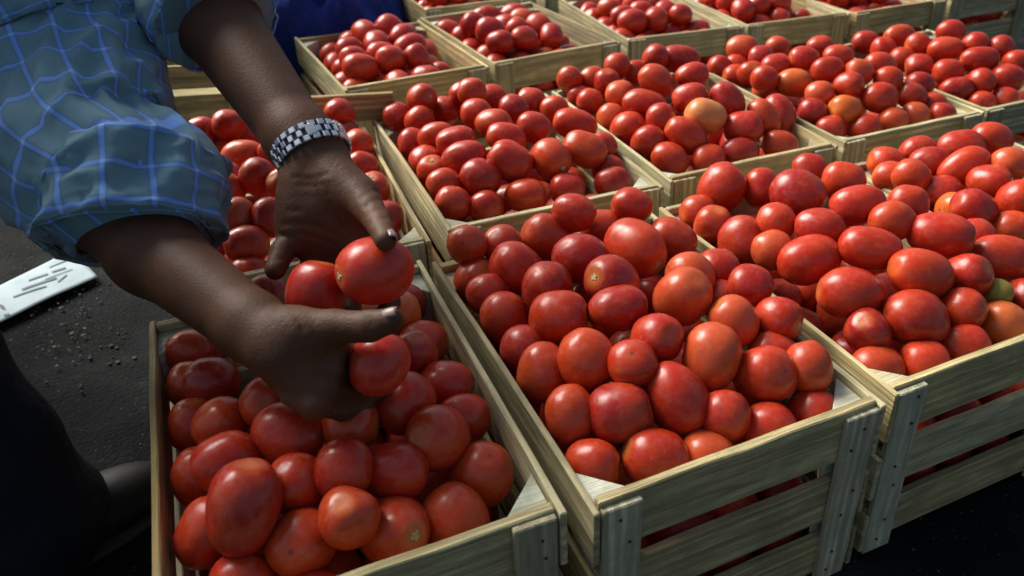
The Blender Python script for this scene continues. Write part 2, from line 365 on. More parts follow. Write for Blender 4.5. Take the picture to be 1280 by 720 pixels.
crate('T', (-0.865, 1.423), 10.0, 'slatted crate stacked on a low crate, seen between shirt and bare arm', H=0.17, base=0.152, slats=((0.122, 0.170), (0.066, 0.110), (0.008, 0.054)), L=0.36)

# loose board propped across two back rims
def loose_board():
    a = on_plane(322, 128, RIM + 0.040); b = on_plane(492, 119, RIM + 0.040)
    d = b - a; o = link('loose_board', box_mesh('loose_board', float(np.linalg.norm(d)), 0.010, 0.046, 0.0012, 0.0006), M['wood'])
    o.location = ((a[0] + b[0]) / 2, (a[1] + b[1]) / 2, RIM + 0.0225); o.rotation_euler = (0, 0, math.atan2(d[1], d[0]))
    tag(o, 'short loose board standing on edge across two back rims, behind the watch', 'board')
loose_board()

# ------------------------------------------------------------------ tomatoes
def tomato_mesh(name, seed, seg=28, rings=18, lobe=0.03, asp=1.0, squarish=2.35):
    r = random.Random(seed); ph = r.uniform(0, 6.28); nl = r.choice((3, 3, 4)); bulge = r.uniform(-0.08, 0.08); lob = lobe * r.uniform(0.4, 1.4)
    v = []; f = []
    for i in range(1, rings):
        th = math.pi * i / rings; z = math.cos(th); x = abs(z)
        rad = (max(0.0, 1 - x ** squarish)) ** (1 / 2.0); rad *= 1 + bulge * z
        dent_t = 0.10 * math.exp(-((1 - z) / 0.05) ** 2) if z > 0 else 0.0
        dent_b = 0.035 * math.exp(-((1 + z) / 0.02) ** 2) if z < 0 else 0.0
        for k in range(seg):
            a = 2 * math.pi * k / seg
            lb = 1 + lob * math.cos(nl * a + ph) * (0.45 + 0.55 * max(0, z)) + 0.02 * math.cos(2 * a + ph * 2)
            v.append((rad * lb * math.cos(a), rad * lb * math.sin(a), 1.2 * z - dent_t + dent_b))
    top = len(v); v.append((0, 0, 1.2 - 0.105)); bot = len(v); v.append((0, 0, -1.2 + 0.035))
    for i in range(rings - 2):
        for k in range(seg):
            f.append((i * seg + k, (i + 1) * seg + k, (i + 1) * seg + (k + 1) % seg, i * seg + (k + 1) % seg))
    for k in range(seg):
        f.append((top, k, (k + 1) % seg)); o = (rings - 2) * seg; f.append((bot, o + (k + 1) % seg, o + k))
    # slight organic unevenness
    out = []
    for p in v:
        q = Vector(p); q *= 1 + 0.045 * noise.noise(q * 1.15 + Vector((seed, 0, 0))); out.append(q)
    return np.array(out), f
VAR = []
for s_ in range(10):
    v_, f_ = tomato_mesh('t', 20 + s_, lobe=0.028 if s_ < 7 else 0.05, squarish=(2.3, 2.1, 2.6, 2.2, 2.8, 2.0, 2.4, 2.3, 2.2, 2.5)[s_])
    me_ = mesh_np('tomato', v_, f_); me_.materials.append(M['tomato']); VAR.append(me_)
LOW = [tomato_mesh('t', 50 + s_, seg=18, rings=12) for s_ in range(5)]

RED = [(0.38, 0.018, 0.006), (0.42, 0.023, 0.006), (0.32, 0.012, 0.007), (0.45, 0.032, 0.007), (0.40, 0.019, 0.007), (0.44, 0.040, 0.008)]
ORANGE = (0.56, 0.110, 0.015); PALE = (0.60, 0.21, 0.065); AMBER = (0.52, 0.070, 0.018); GREEN = (0.22, 0.20, 0.025); DEEP = (0.33, 0.012, 0.014)

# measured in the photograph: x, y, long and short half-axis, tilt of the long axis in degrees (y down), look
A_ = [(334,370,26,20,0),(455,396,30,20,0,'o'),(496,399,17,22,90,'o'),(518,443,24,28,90),(545,420,35,30,0,'s'),(528,375,29,24,0),(569,478,36,31,0),
      (599,518,33,29,0),(507,505,42,38,-45),(551,553,43,41,0),(626,583,45,41,90),(573,641,47,42,55),(487,662,54,44,-12,'w'),(485,584,46,37,0),(434,590,34,30,90),
      (437,532,33,30,0),(360,543,48,40,20),(283,527,33,25,-20),(217,536,37,33,90),(212,488,24,21,0),(262,480,35,30,0),(211,446,35,30,0),
      (281,577,44,33,-20),(219,604,40,34,90),(306,635,62,46,100),(375,607,34,32,0),(234,673,48,38,115),(384,681,48,45,90),(440,650,31,30,0),(302,726,36,31,0),(325,507,30,28,0),(395,745,40,36,0)]
B_ = [(588,312,21,20,0),(627,308,24,22,60),(574,343,31,30,0),(592,376,27,25,80),(614,398,36,31,90),(644,338,37,32,35),(684,362,35,33,0),(694,401,40,36,0),(687,295,35,30,25),
      (715,269,29,25,20),(726,323,38,33,10),(788,260,28,23,15),(756,284,30,26,0),(794,310,45,36,38,'s'),(840,300,34,28,28),(766,352,39,33,15,'s'),(773,385,40,30,-6),(821,423,34,33,0),
      (868,346,33,30,20,'a'),(854,370,39,36,40,'a'),(896,345,22,20,0),(929,371,28,23,20),(918,402,35,25,48,'a'),(966,411,29,23,15,'s'),(890,446,46,38,105,'a'),(961,465,38,37,0),
      (1013,459,34,28,80),(953,535,36,31,0),(1016,513,30,26,0,'w'),(846,494,50,40,58),(893,564,35,27,0,'a'),(900,532,19,18,0),(767,513,44,38,-10),(739,453,42,38,60),(666,469,40,33,95),
      (693,528,41,31,88),(819,571,44,40,20),(738,582,36,30,0),(634,440,28,27,90),(790,468,24,22,0)]
C_ = [(855,261,22,19,0),(903,238,34,30,-50),(950,235,27,22,90),(997,244,37,32,32),(878,286,24,22,60),(912,304,35,30,88),(962,283,23,20,20),(966,311,24,19,-20,'a'),
      (1012,213,20,17,0),(1054,227,29,25,15),(1024,285,32,24,10),(1074,259,36,27,-15),(1010,323,42,31,-20),(1088,311,41,28,10),(1111,225,31,22,25,'c'),(1119,277,30,22,0),(1135,255,26,18,10),
      (1143,225,22,18,30),(1109,204,25,18,10),(1147,190,24,17,0),(1161,206,26,19,0),(1206,183,31,23,0),(1205,212,35,20,-30),(1176,240,28,22,0),(1237,228,28,20,10,'w'),(1259,206,24,19,0,'a'),
      (1236,176,27,20,10),(1219,265,31,25,20),(1272,249,28,26,60),(1168,291,42,30,8),(1173,261,18,15,0,'o'),(1217,297,19,17,0),(1259,284,25,20,0),(1253,322,42,30,10),(1150,342,44,33,15,'c'),
      (1214,348,28,26,0),(1063,370,42,35,4),(1140,402,45,37,12),(1202,389,27,25,0),(1210,437,33,24,-10),(1256,402,34,29,20,'y'),(1097,451,36,28,0),(1163,460,29,24,0),(1036,418,39,29,38),
      (991,376,28,25,0,'a'),(949,350,23,22,80),(1243,366,17,14,0,'g'),(1090,419,16,15,0),(1284,374,28,26,0)]
D_ = [(254,166,19,15,0),(288,158,17,15,0),(303,168,22,16,20),(307,195,27,22,0,'a'),(261,197,17,15,0),(272,191,15,15,0),(324,224,26,24,0),(280,222,17,14,0),(286,237,20,15,0),(297,272,28,24,-60,'a'),
      (334,272,27,22,90),(309,310,29,20,0),(340,192,17,16,0),(352,230,14,13,0),(427,152,13,12,0),(447,183,18,17,0),(460,208,15,13,20),(478,235,20,18,90,'s'),(495,272,20,17,0),(313,338,27,18,0),(460,290,20,18,0),(425,262,20,18,0)]
E_ = [(527,124,20,15,0,'w'),(496,145,18,14,-30),(524,149,20,16,-30),(559,135,20,18,60),(475,163,14,13,0),(486,170,18,16,-50),(502,183,22,18,85),(546,172,26,19,-15),(596,142,20,18,0),(589,116,13,11,0),
      (615,122,18,15,0),(642,136,19,16,0),(618,157,25,18,10),(632,171,27,18,15),(570,178,27,18,-8),(579,198,30,22,-15),(515,204,18,16,-30),(530,218,19,18,0,'s'),(547,237,20,18,-30),(565,250,21,18,0),
      (601,223,28,24,35),(637,202,31,25,30),(606,258,20,15,0),(657,244,28,20,0),(689,199,29,26,40,'w'),(709,236,23,18,0),(667,159,23,18,20),(719,156,30,20,15),(735,191,30,23,20),(780,206,20,17,30),
      (766,227,25,16,-6),(764,184,13,12,0),(666,128,19,13,10),(690,136,18,14,0),(577,123,12,11,0)]
F_ = [(714,103,12,11,0),(740,99,14,12,0),(719,118,16,14,0),(735,127,18,15,0),(759,104,16,15,0),(775,118,19,17,0,'a'),(754,149,19,16,70,'a'),(781,161,24,22,90),(805,130,29,18,8),(774,84,13,10,0),(793,90,17,14,0),
      (820,101,25,20,40),(848,74,27,18,8),(820,73,13,12,0),(865,95,22,16,-8),(862,122,24,18,-20),(827,152,22,19,80),(881,147,28,22,10,'p'),(859,170,31,22,28),(804,181,23,21,0),(834,196,26,21,30),
      (884,197,22,20,0),(925,191,25,15,5),(975,181,24,17,12),(929,160,26,22,0),(955,148,27,20,55),(979,142,28,21,70),(909,125,27,20,52),(931,112,20,17,20,'a'),(912,91,22,13,0),(887,83,15,13,30),
      (956,106,14,12,20),(908,78,13,10,0),(937,92,13,12,0)]
G_ = [(926,65,21,16,0,'a'),(969,83,20,15,-10),(992,103,22,18,0,'o'),(951,73,15,11,0),(1004,74,20,14,0),(972,60,15,11,0),(1025,59,18,12,0),(1034,88,21,16,-10),(1048,72,20,12,0),(1073,91,19,14,10,'a'),
      (1061,107,20,16,0,'w'),(1024,118,18,14,0,'a'),(1055,140,22,19,0,'o'),(1014,143,18,15,0),(1038,157,20,14,0),(1082,161,20,13,0),(1100,124,24,20,0),(1116,149,20,16,0,'a'),(1145,145,17,13,0,'a'),
      (1141,120,22,16,15),(1176,130,18,12,25),(1174,143,14,11,0),(1112,101,19,12,0),(1100,82,22,15,15),(1128,74,17,13,0),(1149,83,18,16,0),(1081,53,17,12,0),(1105,61,15,10,0),(1124,46,21,12,-5),(1147,57,15,11,0),(1149,107,19,12,0),(1183,61,23,16,0)]
H_ = [(1186,90,20,14,0),(1224,74,24,16,0),(1187,114,22,16,0),(1221,106,18,16,80),(1259,98,22,19,0),(1227,128,17,10,0),(1255,125,18,12,0),(1241,34,18,12,0),(1227,26,16,12,0),(1239,46,14,10,0),(1251,61,16,10,10),
      (1220,56,14,9,0),(1266,58,12,10,0),(1254,19,12,10,0),(1272,20,12,12,0),(1277,38,12,12,0),(1269,77,16,10,0),(1188,40,18,11,0),(1207,35,11,10,0)]
HAND = dict(A=A_, B=B_, C=C_, D=D_, E=E_, F=F_, G=G_, H=H_)
PLACE = dict(A='crate being picked over', B='crate beside the one picked over', C='crate of the greenish tomato', I='crate past the greenish tomato', D='crate under the watch', E='crate behind the brown grained slat',
             F='crate of the pale yellow tomato', G='crate of bright orange tomatoes', H='second row end crate')
def spot(cr, p):
    l = local_of(cr, p); u, v = abs(l[0]) / (cr['W'] / 2), l[1] / (cr['L'] / 2)
    if abs(v) > 0.55 and u > 0.5: return 'in a %s corner' % ('front' if v < 0 else 'back')
    if v < -0.55: return 'along the front slat'
    if v > 0.55: return 'along the back slat'
    return 'beside a side slat' if u > 0.5 else 'in the middle'

def heap_z(cr, u, v, edge=-0.030, dome=0.072):
    a = min(1, abs(2 * u / (cr['W'] - 0.03))); b = min(1, abs(2 * v / (cr['L'] - 0.03)))
    drop = min(1, max(0, (-2 * v / (cr['L'] - 0.03) - 0.45) / 0.5)); drop = drop * drop * (3 - 2 * drop) * 0.026     # lower along the front slat
    return edge + dome * (1 - a ** 2.2) * (1 - b ** 2.2) - drop
DOME = dict(A=(-0.010, 0.038), B=(0.009, 0.036), C=(0.012, 0.044), I=(0.012, 0.044), D=(-0.004, 0.042), E=(0.006, 0.042), F=(0.008, 0.052), G=(0.008, 0.048), H=(0.008, 0.048))

def relax(cr, pos, axis, a3, b3, fixed, rays, it=120, floor=0.014):
    """push overlapping fruit apart (each is three balls along its axis) inside the crate walls"""
    n = len(pos); offs = np.array([-1.0, 0, 1.0]); W2, L2 = cr['W'] / 2 - 0.009, cr['L'] / 2 - 0.018
    idx = np.repeat(np.arange(n), 3); s, c = math.sin(cr['yaw']), math.cos(cr['yaw'])
    home = pos.copy(); wgt = np.where(fixed, 0.12, 1.0)
    rad = np.repeat(b3, 3) * np.tile([0.82, 0.955, 0.82], n)
    for k in range(it):
        sp_ = (pos[:, None, :] + axis[:, None, :] * (offs[None, :, None] * (a3 - b3 * 0.86)[:, None, None] * 0.95)).reshape(-1, 3)
        d = sp_[:, None, :] - sp_[None, :, :]; dist = np.sqrt((d ** 2).sum(-1)) + 1e-9
        ov = rad[:, None] + rad[None, :] - dist - 0.0005; ov[idx[:, None] == idx[None, :]] = 0; ov = np.clip(ov, 0, None)
        w = wgt[idx][:, None] / (wgt[idx][:, None] + wgt[idx][None, :])
        push = (d / dist[..., None] * (ov * w)[..., None]).sum(1).reshape(n, 3, 3).sum(1) * 0.22
        m_ = np.linalg.norm(push, axis=1); push *= np.minimum(1, 0.006 / (m_ + 1e-9))[:, None]
        pos = pos + push
        pos[~fixed, 2] -= 0.0006
        # back towards the sight line
        h = pos - home; para = (h * rays).sum(1, keepdims=True) * rays
        perp = h - para; pos[fixed] -= 0.12 * perp[fixed]
        pos[fixed] += 0.0007 * rays[fixed]                      # settle down the sight line on to the fruit below
        along = ((pos - home) * rays).sum(1, keepdims=True); corr = np.clip(along, -0.016, 0.022) - along; pos[fixed] += (corr * rays)[fixed]
        # walls and floor
        q = pos[:, :2] - cr['c']; u = q[:, 0] * c + q[:, 1] * s; v = -q[:, 0] * s + q[:, 1] * c
        below = pos[:, 2] < cr['rim'] + 0.004
        exu = np.abs(axis[:, 0] * c + axis[:, 1] * s) * (a3 - b3) + b3; exv = np.abs(-axis[:, 0] * s + axis[:, 1] * c) * (a3 - b3) + b3
        lu = np.where(below, W2 - exu, W2 + 0.004 - 0.3 * exu); lv = np.where(below, L2 - exv, L2 + 0.004 - 0.3 * exv)
        u = np.clip(u, -lu, lu); v = np.clip(v, -lv, lv)
        pos[:, 0] = cr['c'][0] + u * c - v * s; pos[:, 1] = cr['c'][1] + u * s + v * c
        pos[:, 2] = np.maximum(pos[:, 2], cr['base'] + floor + b3)
    return pos

def unit(v): return v / (np.linalg.norm(v, axis=-1, keepdims=True) + 1e-12)
def hit(cr, px, py, e, dm):
    # walk down the sight line to the surface of the heap
    dr = FW * FPX + RT * (px - CX) + UP * (CY - py); dr = dr / np.linalg.norm(dr); p = CAM + dr * ((cr['rim'] + 0.10 - CAM_H) / dr[2])
    for k in range(400):
        l = local_of(cr, p)
        if l[2] <= heap_z(cr, l[0], l[1], e, dm) or l[1] > cr['L'] / 2 - 0.036 - max(0, l[2]) * 0.3: break
        p = p + dr * 0.001
    return p, dr, l
ROWS = [['A', 'B', 'C', 'I'], ['D', 'E', 'F', 'G', 'H']]
POOL = {k: [] for k in CR}
for row in ROWS:
    for k0 in row:
        for t in HAND.get(k0, []):
            best = k0; i0 = row.index(k0)
            l0 = hit(CR[k0], t[0], t[1], *DOME[k0])[2]
            if abs(l0[0]) > CR[k0]['W'] / 2 - 0.004:
                j0 = i0 + (1 if l0[0] > 0 else -1)
                if 0 <= j0 < len(row): best = row[j0]
            POOL[best].append(t)
SINGLE = []            # (crate, position, axis, a, b, look)
PILE = []              # (position, axis, a, b)
for key, cr in CR.items():
    if key in ('S', 'T'): continue
    lr = np.random.default_rng(abs(hash(key)) % 1000 if False else sum(map(ord, key)) * 13)
    e, dm = DOME.get(key, (0.004, 0.082)); P_, X_, a_, b_, fx, ry, look = [], [], [], [], [], [], []
    for t in POOL[key]:
        px, py, A, B, ang = t[:5]; p, dr, l = hit(cr, px, py, e, dm)
        dep = (p - CAM) @ FW; b3 = min(0.0345, max(0.0235 if len(t) < 6 or t[5] != 'g' else 0.016, B * dep / FPX)); a3 = min(0.046, max(b3 * 1.06, A * dep / FPX))
        r3 = lr.normal(size=3)
        if A / B >= 1.10:
            th = R(ang); ax = RT * math.cos(th) - UP * math.sin(th) + FW * lr.uniform(-0.35, 0.35)
            if lr.random() < 0.5: ax = -ax
        else:
            ax = -FW * 0.8 + UP * 0.45 + 0.45 * r3 / np.linalg.norm(r3); a3 = b3 * 1.14
            if lr.random() < 0.75: ax = -ax
        lk = t[5] if len(t) > 5 else ''
        if lk in ('w', 's'):       # stem end turned to the viewer
            if (ax @ -FW) < 0: ax = -ax
            ax = ax - FW * (0.75 if A / B >= 1.10 else 0.3)
        P_.append(p); X_.append(unit(ax)); a_.append(a3); b_.append(b3); fx.append(True); ry.append(dr); look.append(lk)
    nh = len(P_)
    s, c = math.sin(cr['yaw']), math.cos(cr['yaw']); hp = np.array(P_) if nh else np.zeros((0, 3)); hb = np.array(b_) if nh else np.zeros(0)
    hpx = np.array([(*project(P_[i])[:2], b_[i] * FPX / project(P_[i])[2]) for i in range(nh)])
    # filling underneath (and the whole heap where single fruit was not measured)
    zl = cr['base'] + 0.046
    layer = 0
    while zl < cr['rim'] + 0.085:
        sp_u = 0.057; nu, nv = int((cr['W'] - 0.03) / sp_u), int((cr['L'] - 0.04) / sp_u)
        for iu in range(nu):
            for iv in range(nv):
                u = (iu + 0.5 - nu / 2 + 0.25 * (layer % 2)) * sp_u + lr.uniform(-.008, .008); v = (iv + 0.5 - nv / 2 + 0.25 * (layer % 2)) * sp_u * 1.06 + lr.uniform(-.008, .008)
                z = zl + lr.uniform(-.006, .006); hz = cr['rim'] + heap_z(cr, u, v, e, dm)
                b3 = lr.uniform(0.0245, 0.0305); p = np.array([cr['c'][0] + u * c - v * s, cr['c'][1] + u * s + v * c, z])
                if nh:
                    # keep clear of the measured fruit and of the sight lines above the heap
                    vis = True
                    if z > hz - 0.004: vis = False
                    elif z > hz - 0.040:
                        x_, y_, w_ = project(p)
                        if (np.hypot(hpx[:, 0] - x_, hpx[:, 1] - y_) < 0.85 * (hpx[:, 2] + b3 * FPX / w_)).any(): vis = False
                    dd = np.linalg.norm(hp - p, axis=1)
                    if not vis or (dd < (hb + b3) * 0.72).any(): continue
                elif z > hz + 0.022: continue
                ax = unit(lr.normal(size=3) * np.array([1, 1, 0.5]))
                P_.append(p); X_.append(ax); a_.append(b3 * lr.uniform(1.12, 1.34)); b_.append(b3); fx.append(False); ry.append(np.array([0, 0, 1.0])); look.append('')
        zl += 0.049; layer += 1
    P_, X_, a_, b_, fx, ry = np.array(P_), np.array(X_), np.array(a_), np.array(b_), np.array(fx), np.array(ry)
    P_ = relax(cr, P_, X_, a_, b_, fx, ry)
    for i in range(len(P_)):
        if fx[i]: SINGLE.append((key, P_[i], X_[i], a_[i], b_[i], look[i]))
        else: PILE.append((P_[i], X_[i], a_[i], b_[i]))

def frame_of(ax, spin):
    q = Vector(ax).to_track_quat('Z', 'Y'); return q.to_matrix().to_4x4() @ Matrix.Rotation(spin, 4, 'Z')
def scar_mesh():
    bm = bmesh.new(); n = 20; c = bm.verts.new((0, 0, 1.118)); ring = []; ring2 = []
    for k in range(n):
        a = 2 * math.pi * k / n; r = 0.115 * (1 + 0.28 * math.cos(5 * a) + 0.1 * math.cos(3 * a + 1)); ring.append(bm.verts.new((r * math.cos(a), r * math.sin(a), 1.124)))
        ring2.append(bm.verts.new((1.15 * r * math.cos(a), 1.15 * r * math.sin(a), 1.085)))
    for k in range(n):
        bm.faces.new((c, ring[k], ring[(k + 1) % n])); bm.faces.new((ring[k], ring2[k], ring2[(k + 1) % n], ring[(k + 1) % n]))
    me = bpy.data.meshes.new('stem_scar'); bm.to_mesh(me); bm.free(); me.materials.append(M['scar']); return me
SCAR = scar_mesh()
_vi = [0]
def put_tomato(p, ax, a, b, color, label, group=None, scar=False, spin=None):
    k = _vi[0]; _vi[0] += 1
    o = bpy.data.objects.new('plum_tomato', VAR[(k * 7 + k // 10) % len(VAR)]); col.objects.link(o)
    o.matrix_world = Matrix.Translation(Vector(p)) @ frame_of(ax, random.uniform(0, 6.28) if spin is None else spin) @ Matrix.Diagonal((b, b, a / 1.2, 1))
    o.color = (*color, 1); tag(o, label, 'tomato', group)
    if scar: s_ = bpy.data.objects.new('stem_scar', SCAR); col.objects.link(s_); s_.parent = o
    return o
for key, p, ax, a, b, lk in SINGLE:
    base = random.choice(RED); sc_ = 0.92 + 0.16 * random.random(); colr = tuple(x * sc_ for x in base); scar = lk in ('y', 'w', 's')
    what = ('small ' if b < 0.0235 else 'large ' if b > 0.0295 else '') + ('long ' if a / b > 1.22 else 'round ' if a / b < 1.135 else '')
    tail = spot(CR[key], p) + ' of the ' + PLACE[key]
    kind = {'': 'red tomato', 'o': 'orange tomato', 'p': 'pale yellow orange tomato', 'a': 'orange red tomato', 'c': 'blemished red tomato', 'w': 'pale scarred red tomato', 's': 'stem scarred red tomato'}
    colr = {'o': ORANGE, 'p': PALE, 'a': AMBER, 'y': (0.55, 0.115, 0.022), 'g': GREEN}.get(lk, colr)
    if lk == 'y': lab = 'tomato with yellow shoulder beside the greenish one, near the front slat'
    elif lk == 'g': lab = 'small green yellow tomato tucked behind the yellow shouldered one'
    elif lk == 'p': lab = 'pale yellow orange tomato lying on a second row heap of red ones'
    else: lab = what + kind[lk] + ' ' + tail
    words = lab.split()
    if len(words) > 16: lab = kind[lk] + ' ' + tail
    put_tomato(p, ax, a, b, colr, lab, 'tomatoes in the ' + PLACE[key], scar)
# two held in the hand with the watch, one in the other hand
HELD_A = at(469, 338, 0.722); HELD_B = at(395, 363, 0.735); HELD_C = at(474, 454, 0.688)
put_tomato(HELD_A, unit(-RT * 0.82 - UP * 0.12 - FW * 0.52), 50 * 0.722 / FPX, 42 * 0.722 / FPX, (0.50, 0.030, 0.014), 'large red tomato held between thumb and fingers below the watch', scar=True, spin=0.4)
put_tomato(HELD_B, unit(UP * 0.95 + RT * 0.2), 39 * 0.735 / FPX, 35 * 0.735 / FPX, (0.46, 0.022, 0.013), 'red tomato held in the palm below the watch, beside the large one')
put_tomato(HELD_C, unit(UP * 0.9 + RT * 0.3 + FW * .2), 42 * 0.69 / FPX, 37 * 0.69 / FPX, (0.45, 0.022, 0.013), 'red tomato gripped under the thumb of the bare wristed hand')

def build_pile():
    vv, ff, o = [], [], 0
    for i, (p, ax, a, b) in enumerate(PILE):
        v, f = LOW[i % len(LOW)]; m = np.array(frame_of(ax, random.uniform(0, 6.28)).to_3x3())
        w = (v * np.array([b, b, a / 1.2])) @ m.T + p; vv.append(w); ff += [tuple(x + o for x in q) for q in f]; o += len(v)
    me = mesh_np('tomato_pile', np.concatenate(vv), ff); tag(link('tomato_pile', me, M['tomato_pile']), 'more red plum tomatoes filling the crates underneath and further back', 'tomatoes', kind='stuff')
build_pile()
#PERSON#
# ------------------------------------------------------------------ the person
class SDF:
    """solid grown from rounded limbs and ellipsoids blended into one continuous skin"""
    def __init__(s, vox): s.v = vox; s.pr = []
    def limb(s, a, b, ra, rb, k=0.008, flat=None): s.pr.append(('l', np.array(a, float), np.array(b, float), ra, rb, k, flat))
    def chain(s, pts, rad, k=0.005):
        for i in range(len(pts) - 1): s.limb(pts[i], pts[i + 1], rad[i], rad[i + 1], k if i == 0 else 0.004)
    def ball(s, c, radii, axes=None, k=0.01, cut=False): s.pr.append(('c' if cut else 'e', np.array(c, float), np.array(radii, float), np.eye(3) if axes is None else np.array(axes), 0, k, None))
    def build(s, name, mat, parent):
        lo = np.full(3, 1e9); hi = -lo
        for p in s.pr:
            if p[0] == 'l': pts = [p[1] - p[3], p[1] + p[3], p[2] - p[4], p[2] + p[4]]
            else: pts = [p[1] - p[2].max(), p[1] + p[2].max()]
            lo = np.minimum(lo, np.min(pts, 0)); hi = np.maximum(hi, np.max(pts, 0))
        lo -= 4 * s.v; hi += 4 * s.v; n = np.ceil((hi - lo) / s.v).astype(int) + 1
        BG = 0.05; g = np.full(n, BG, np.float32)
        for p in s.pr:
            m = p[5] + 3 * s.v + 0.006
            if p[0] == 'l':
                r = max(p[3], p[4]) + m; b0 = np.minimum(p[1], p[2]) - r; b1 = np.maximum(p[1], p[2]) + r
            else: r = p[2].max() + m; b0 = p[1] - r; b1 = p[1] + r
            i0 = np.clip(np.floor((b0 - lo) / s.v).astype(int), 0, n - 1); i1 = np.clip(np.ceil((b1 - lo) / s.v).astype(int) + 1, 1, n)
            ax = [lo[k] + np.arange(i0[k], i1[k]) * s.v for k in range(3)]
            X = np.stack(np.meshgrid(*ax, indexing='ij'), -1).astype(np.float32)
            if p[0] == 'l':
                ab = p[2] - p[1]; t = np.clip(((X - p[1]) @ ab) / (ab @ ab + 1e-12), 0, 1)
                d = np.linalg.norm(X - p[1] - t[..., None] * ab, axis=-1) - (p[3] + (p[4] - p[3]) * t)
            else:
                q = (X - p[1]) @ p[3].T; k0 = np.linalg.norm(q / p[2], axis=-1); k1 = np.linalg.norm(q / p[2] ** 2, axis=-1) + 1e-9; d = k0 * (k0 - 1) / k1
            sl = tuple(slice(i0[k], i1[k]) for k in range(3)); o = g[sl]; k = p[5]
            if p[0] == 'c':
                h = np.clip(0.5 + 0.5 * (d + o) / -k * -1, 0, 1) if False else np.clip(k - np.abs(-d - o), 0, None) / k
                g[sl] = np.maximum(o, -d) + h * h * k * 0.25
            else:
                h = np.clip(k - np.abs(d - o), 0, None) / k
                g[sl] = np.minimum(o, d) - h * h * k * 0.25
        for line in getattr(s, 'creases', []):
            pts = []
            for (px, py) in line:
                for dd in np.arange(0.58, 0.84, 0.0008):
                    q = at(px, py, dd); ii = np.round((q - lo) / s.v).astype(int)
                    if (ii >= 0).all() and (ii < n).all() and g[tuple(ii)] < 0: pts.append(q); break
            for a_, b_ in zip(pts[:-1], pts[1:]):
                if np.linalg.norm(b_ - a_) > 0.05: continue
                r = 0.012; i0 = np.clip(np.floor((np.minimum(a_, b_) - r - lo) / s.v).astype(int), 0, n - 1); i1 = np.clip(np.ceil((np.maximum(a_, b_) + r - lo) / s.v).astype(int) + 1, 1, n)
                X = np.stack(np.meshgrid(*[lo[k] + np.arange(i0[k], i1[k]) * s.v for k in range(3)], indexing='ij'), -1); ab = b_ - a_
                t_ = np.clip(((X - a_) @ ab) / (ab @ ab), 0, 1); d = np.linalg.norm(X - a_ - t_[..., None] * ab, axis=-1)
                sl = tuple(slice(i0[k], i1[k]) for k in range(3)); g[sl] += 0.0013 * np.exp(-(d / 0.0019) ** 2) - 0.0003 * np.exp(-((d - 0.005) / 0.003) ** 2)
        g = np.clip(g, -BG, BG); grid = openvdb.FloatGrid(BG); grid.copyFromArray(g); pts, quads = grid.convertToQuads(isovalue=0.0)
        pts = np.asarray(pts, float) * s.v + lo; quads = np.asarray(quads)
        a, b, c = pts[quads[:, 0]], pts[quads[:, 1]], pts[quads[:, 2]]
        if (np.cross(b - a, c - a) * (a + b + c - 3 * pts.mean(0))).sum() < 0: quads = quads[:, ::-1]
        me = bpy.data.meshes.new(name); me.vertices.add(len(pts)); me.vertices.foreach_set('co', pts.astype(np.float32).ravel())
        me.loops.add(quads.size); me.loops.foreach_set('vertex_index', quads.astype(np.int32).ravel())
        me.polygons.add(len(quads)); me.polygons.foreach_set('loop_start', np.arange(0, quads.size, 4, dtype=np.int32))
        me.update(calc_edges=True); me.validate(); me.polygons.foreach_set('use_smooth', np.ones(len(me.polygons), bool))
        return link(name, me, mat, parent)

V3 = lambda *a: np.array(a, float)
SH_R, EL_R, WR_R = V3(-0.575, 0.865, 0.585), at(124, 262, 0.80), at(344, 430, 0.672)
SH_L, EL_L, WR_L = V3(-0.63, 1.17, 0.65), at(208, -62, 0.94), at(395, 203, 0.790)
HIP = V3(-0.97, 0.90, 0.86); CHEST = (SH_R + SH_L) / 2 + V3(-0.01, 0, 0.0)
HEAD = V3(-0.405, 1.10, 0.66)

person = empty('person', (-0.80, 0.85, 0.0)); tag(person, 'person in blue plaid shirt and dark trousers bending over the crate to pick tomatoes', 'person')
def under(o):                     # keep world placement, only record the parent
    o.parent = person; o.matrix_parent_inverse = Matrix.Translation((0.80, -0.85, 0.0)); return o

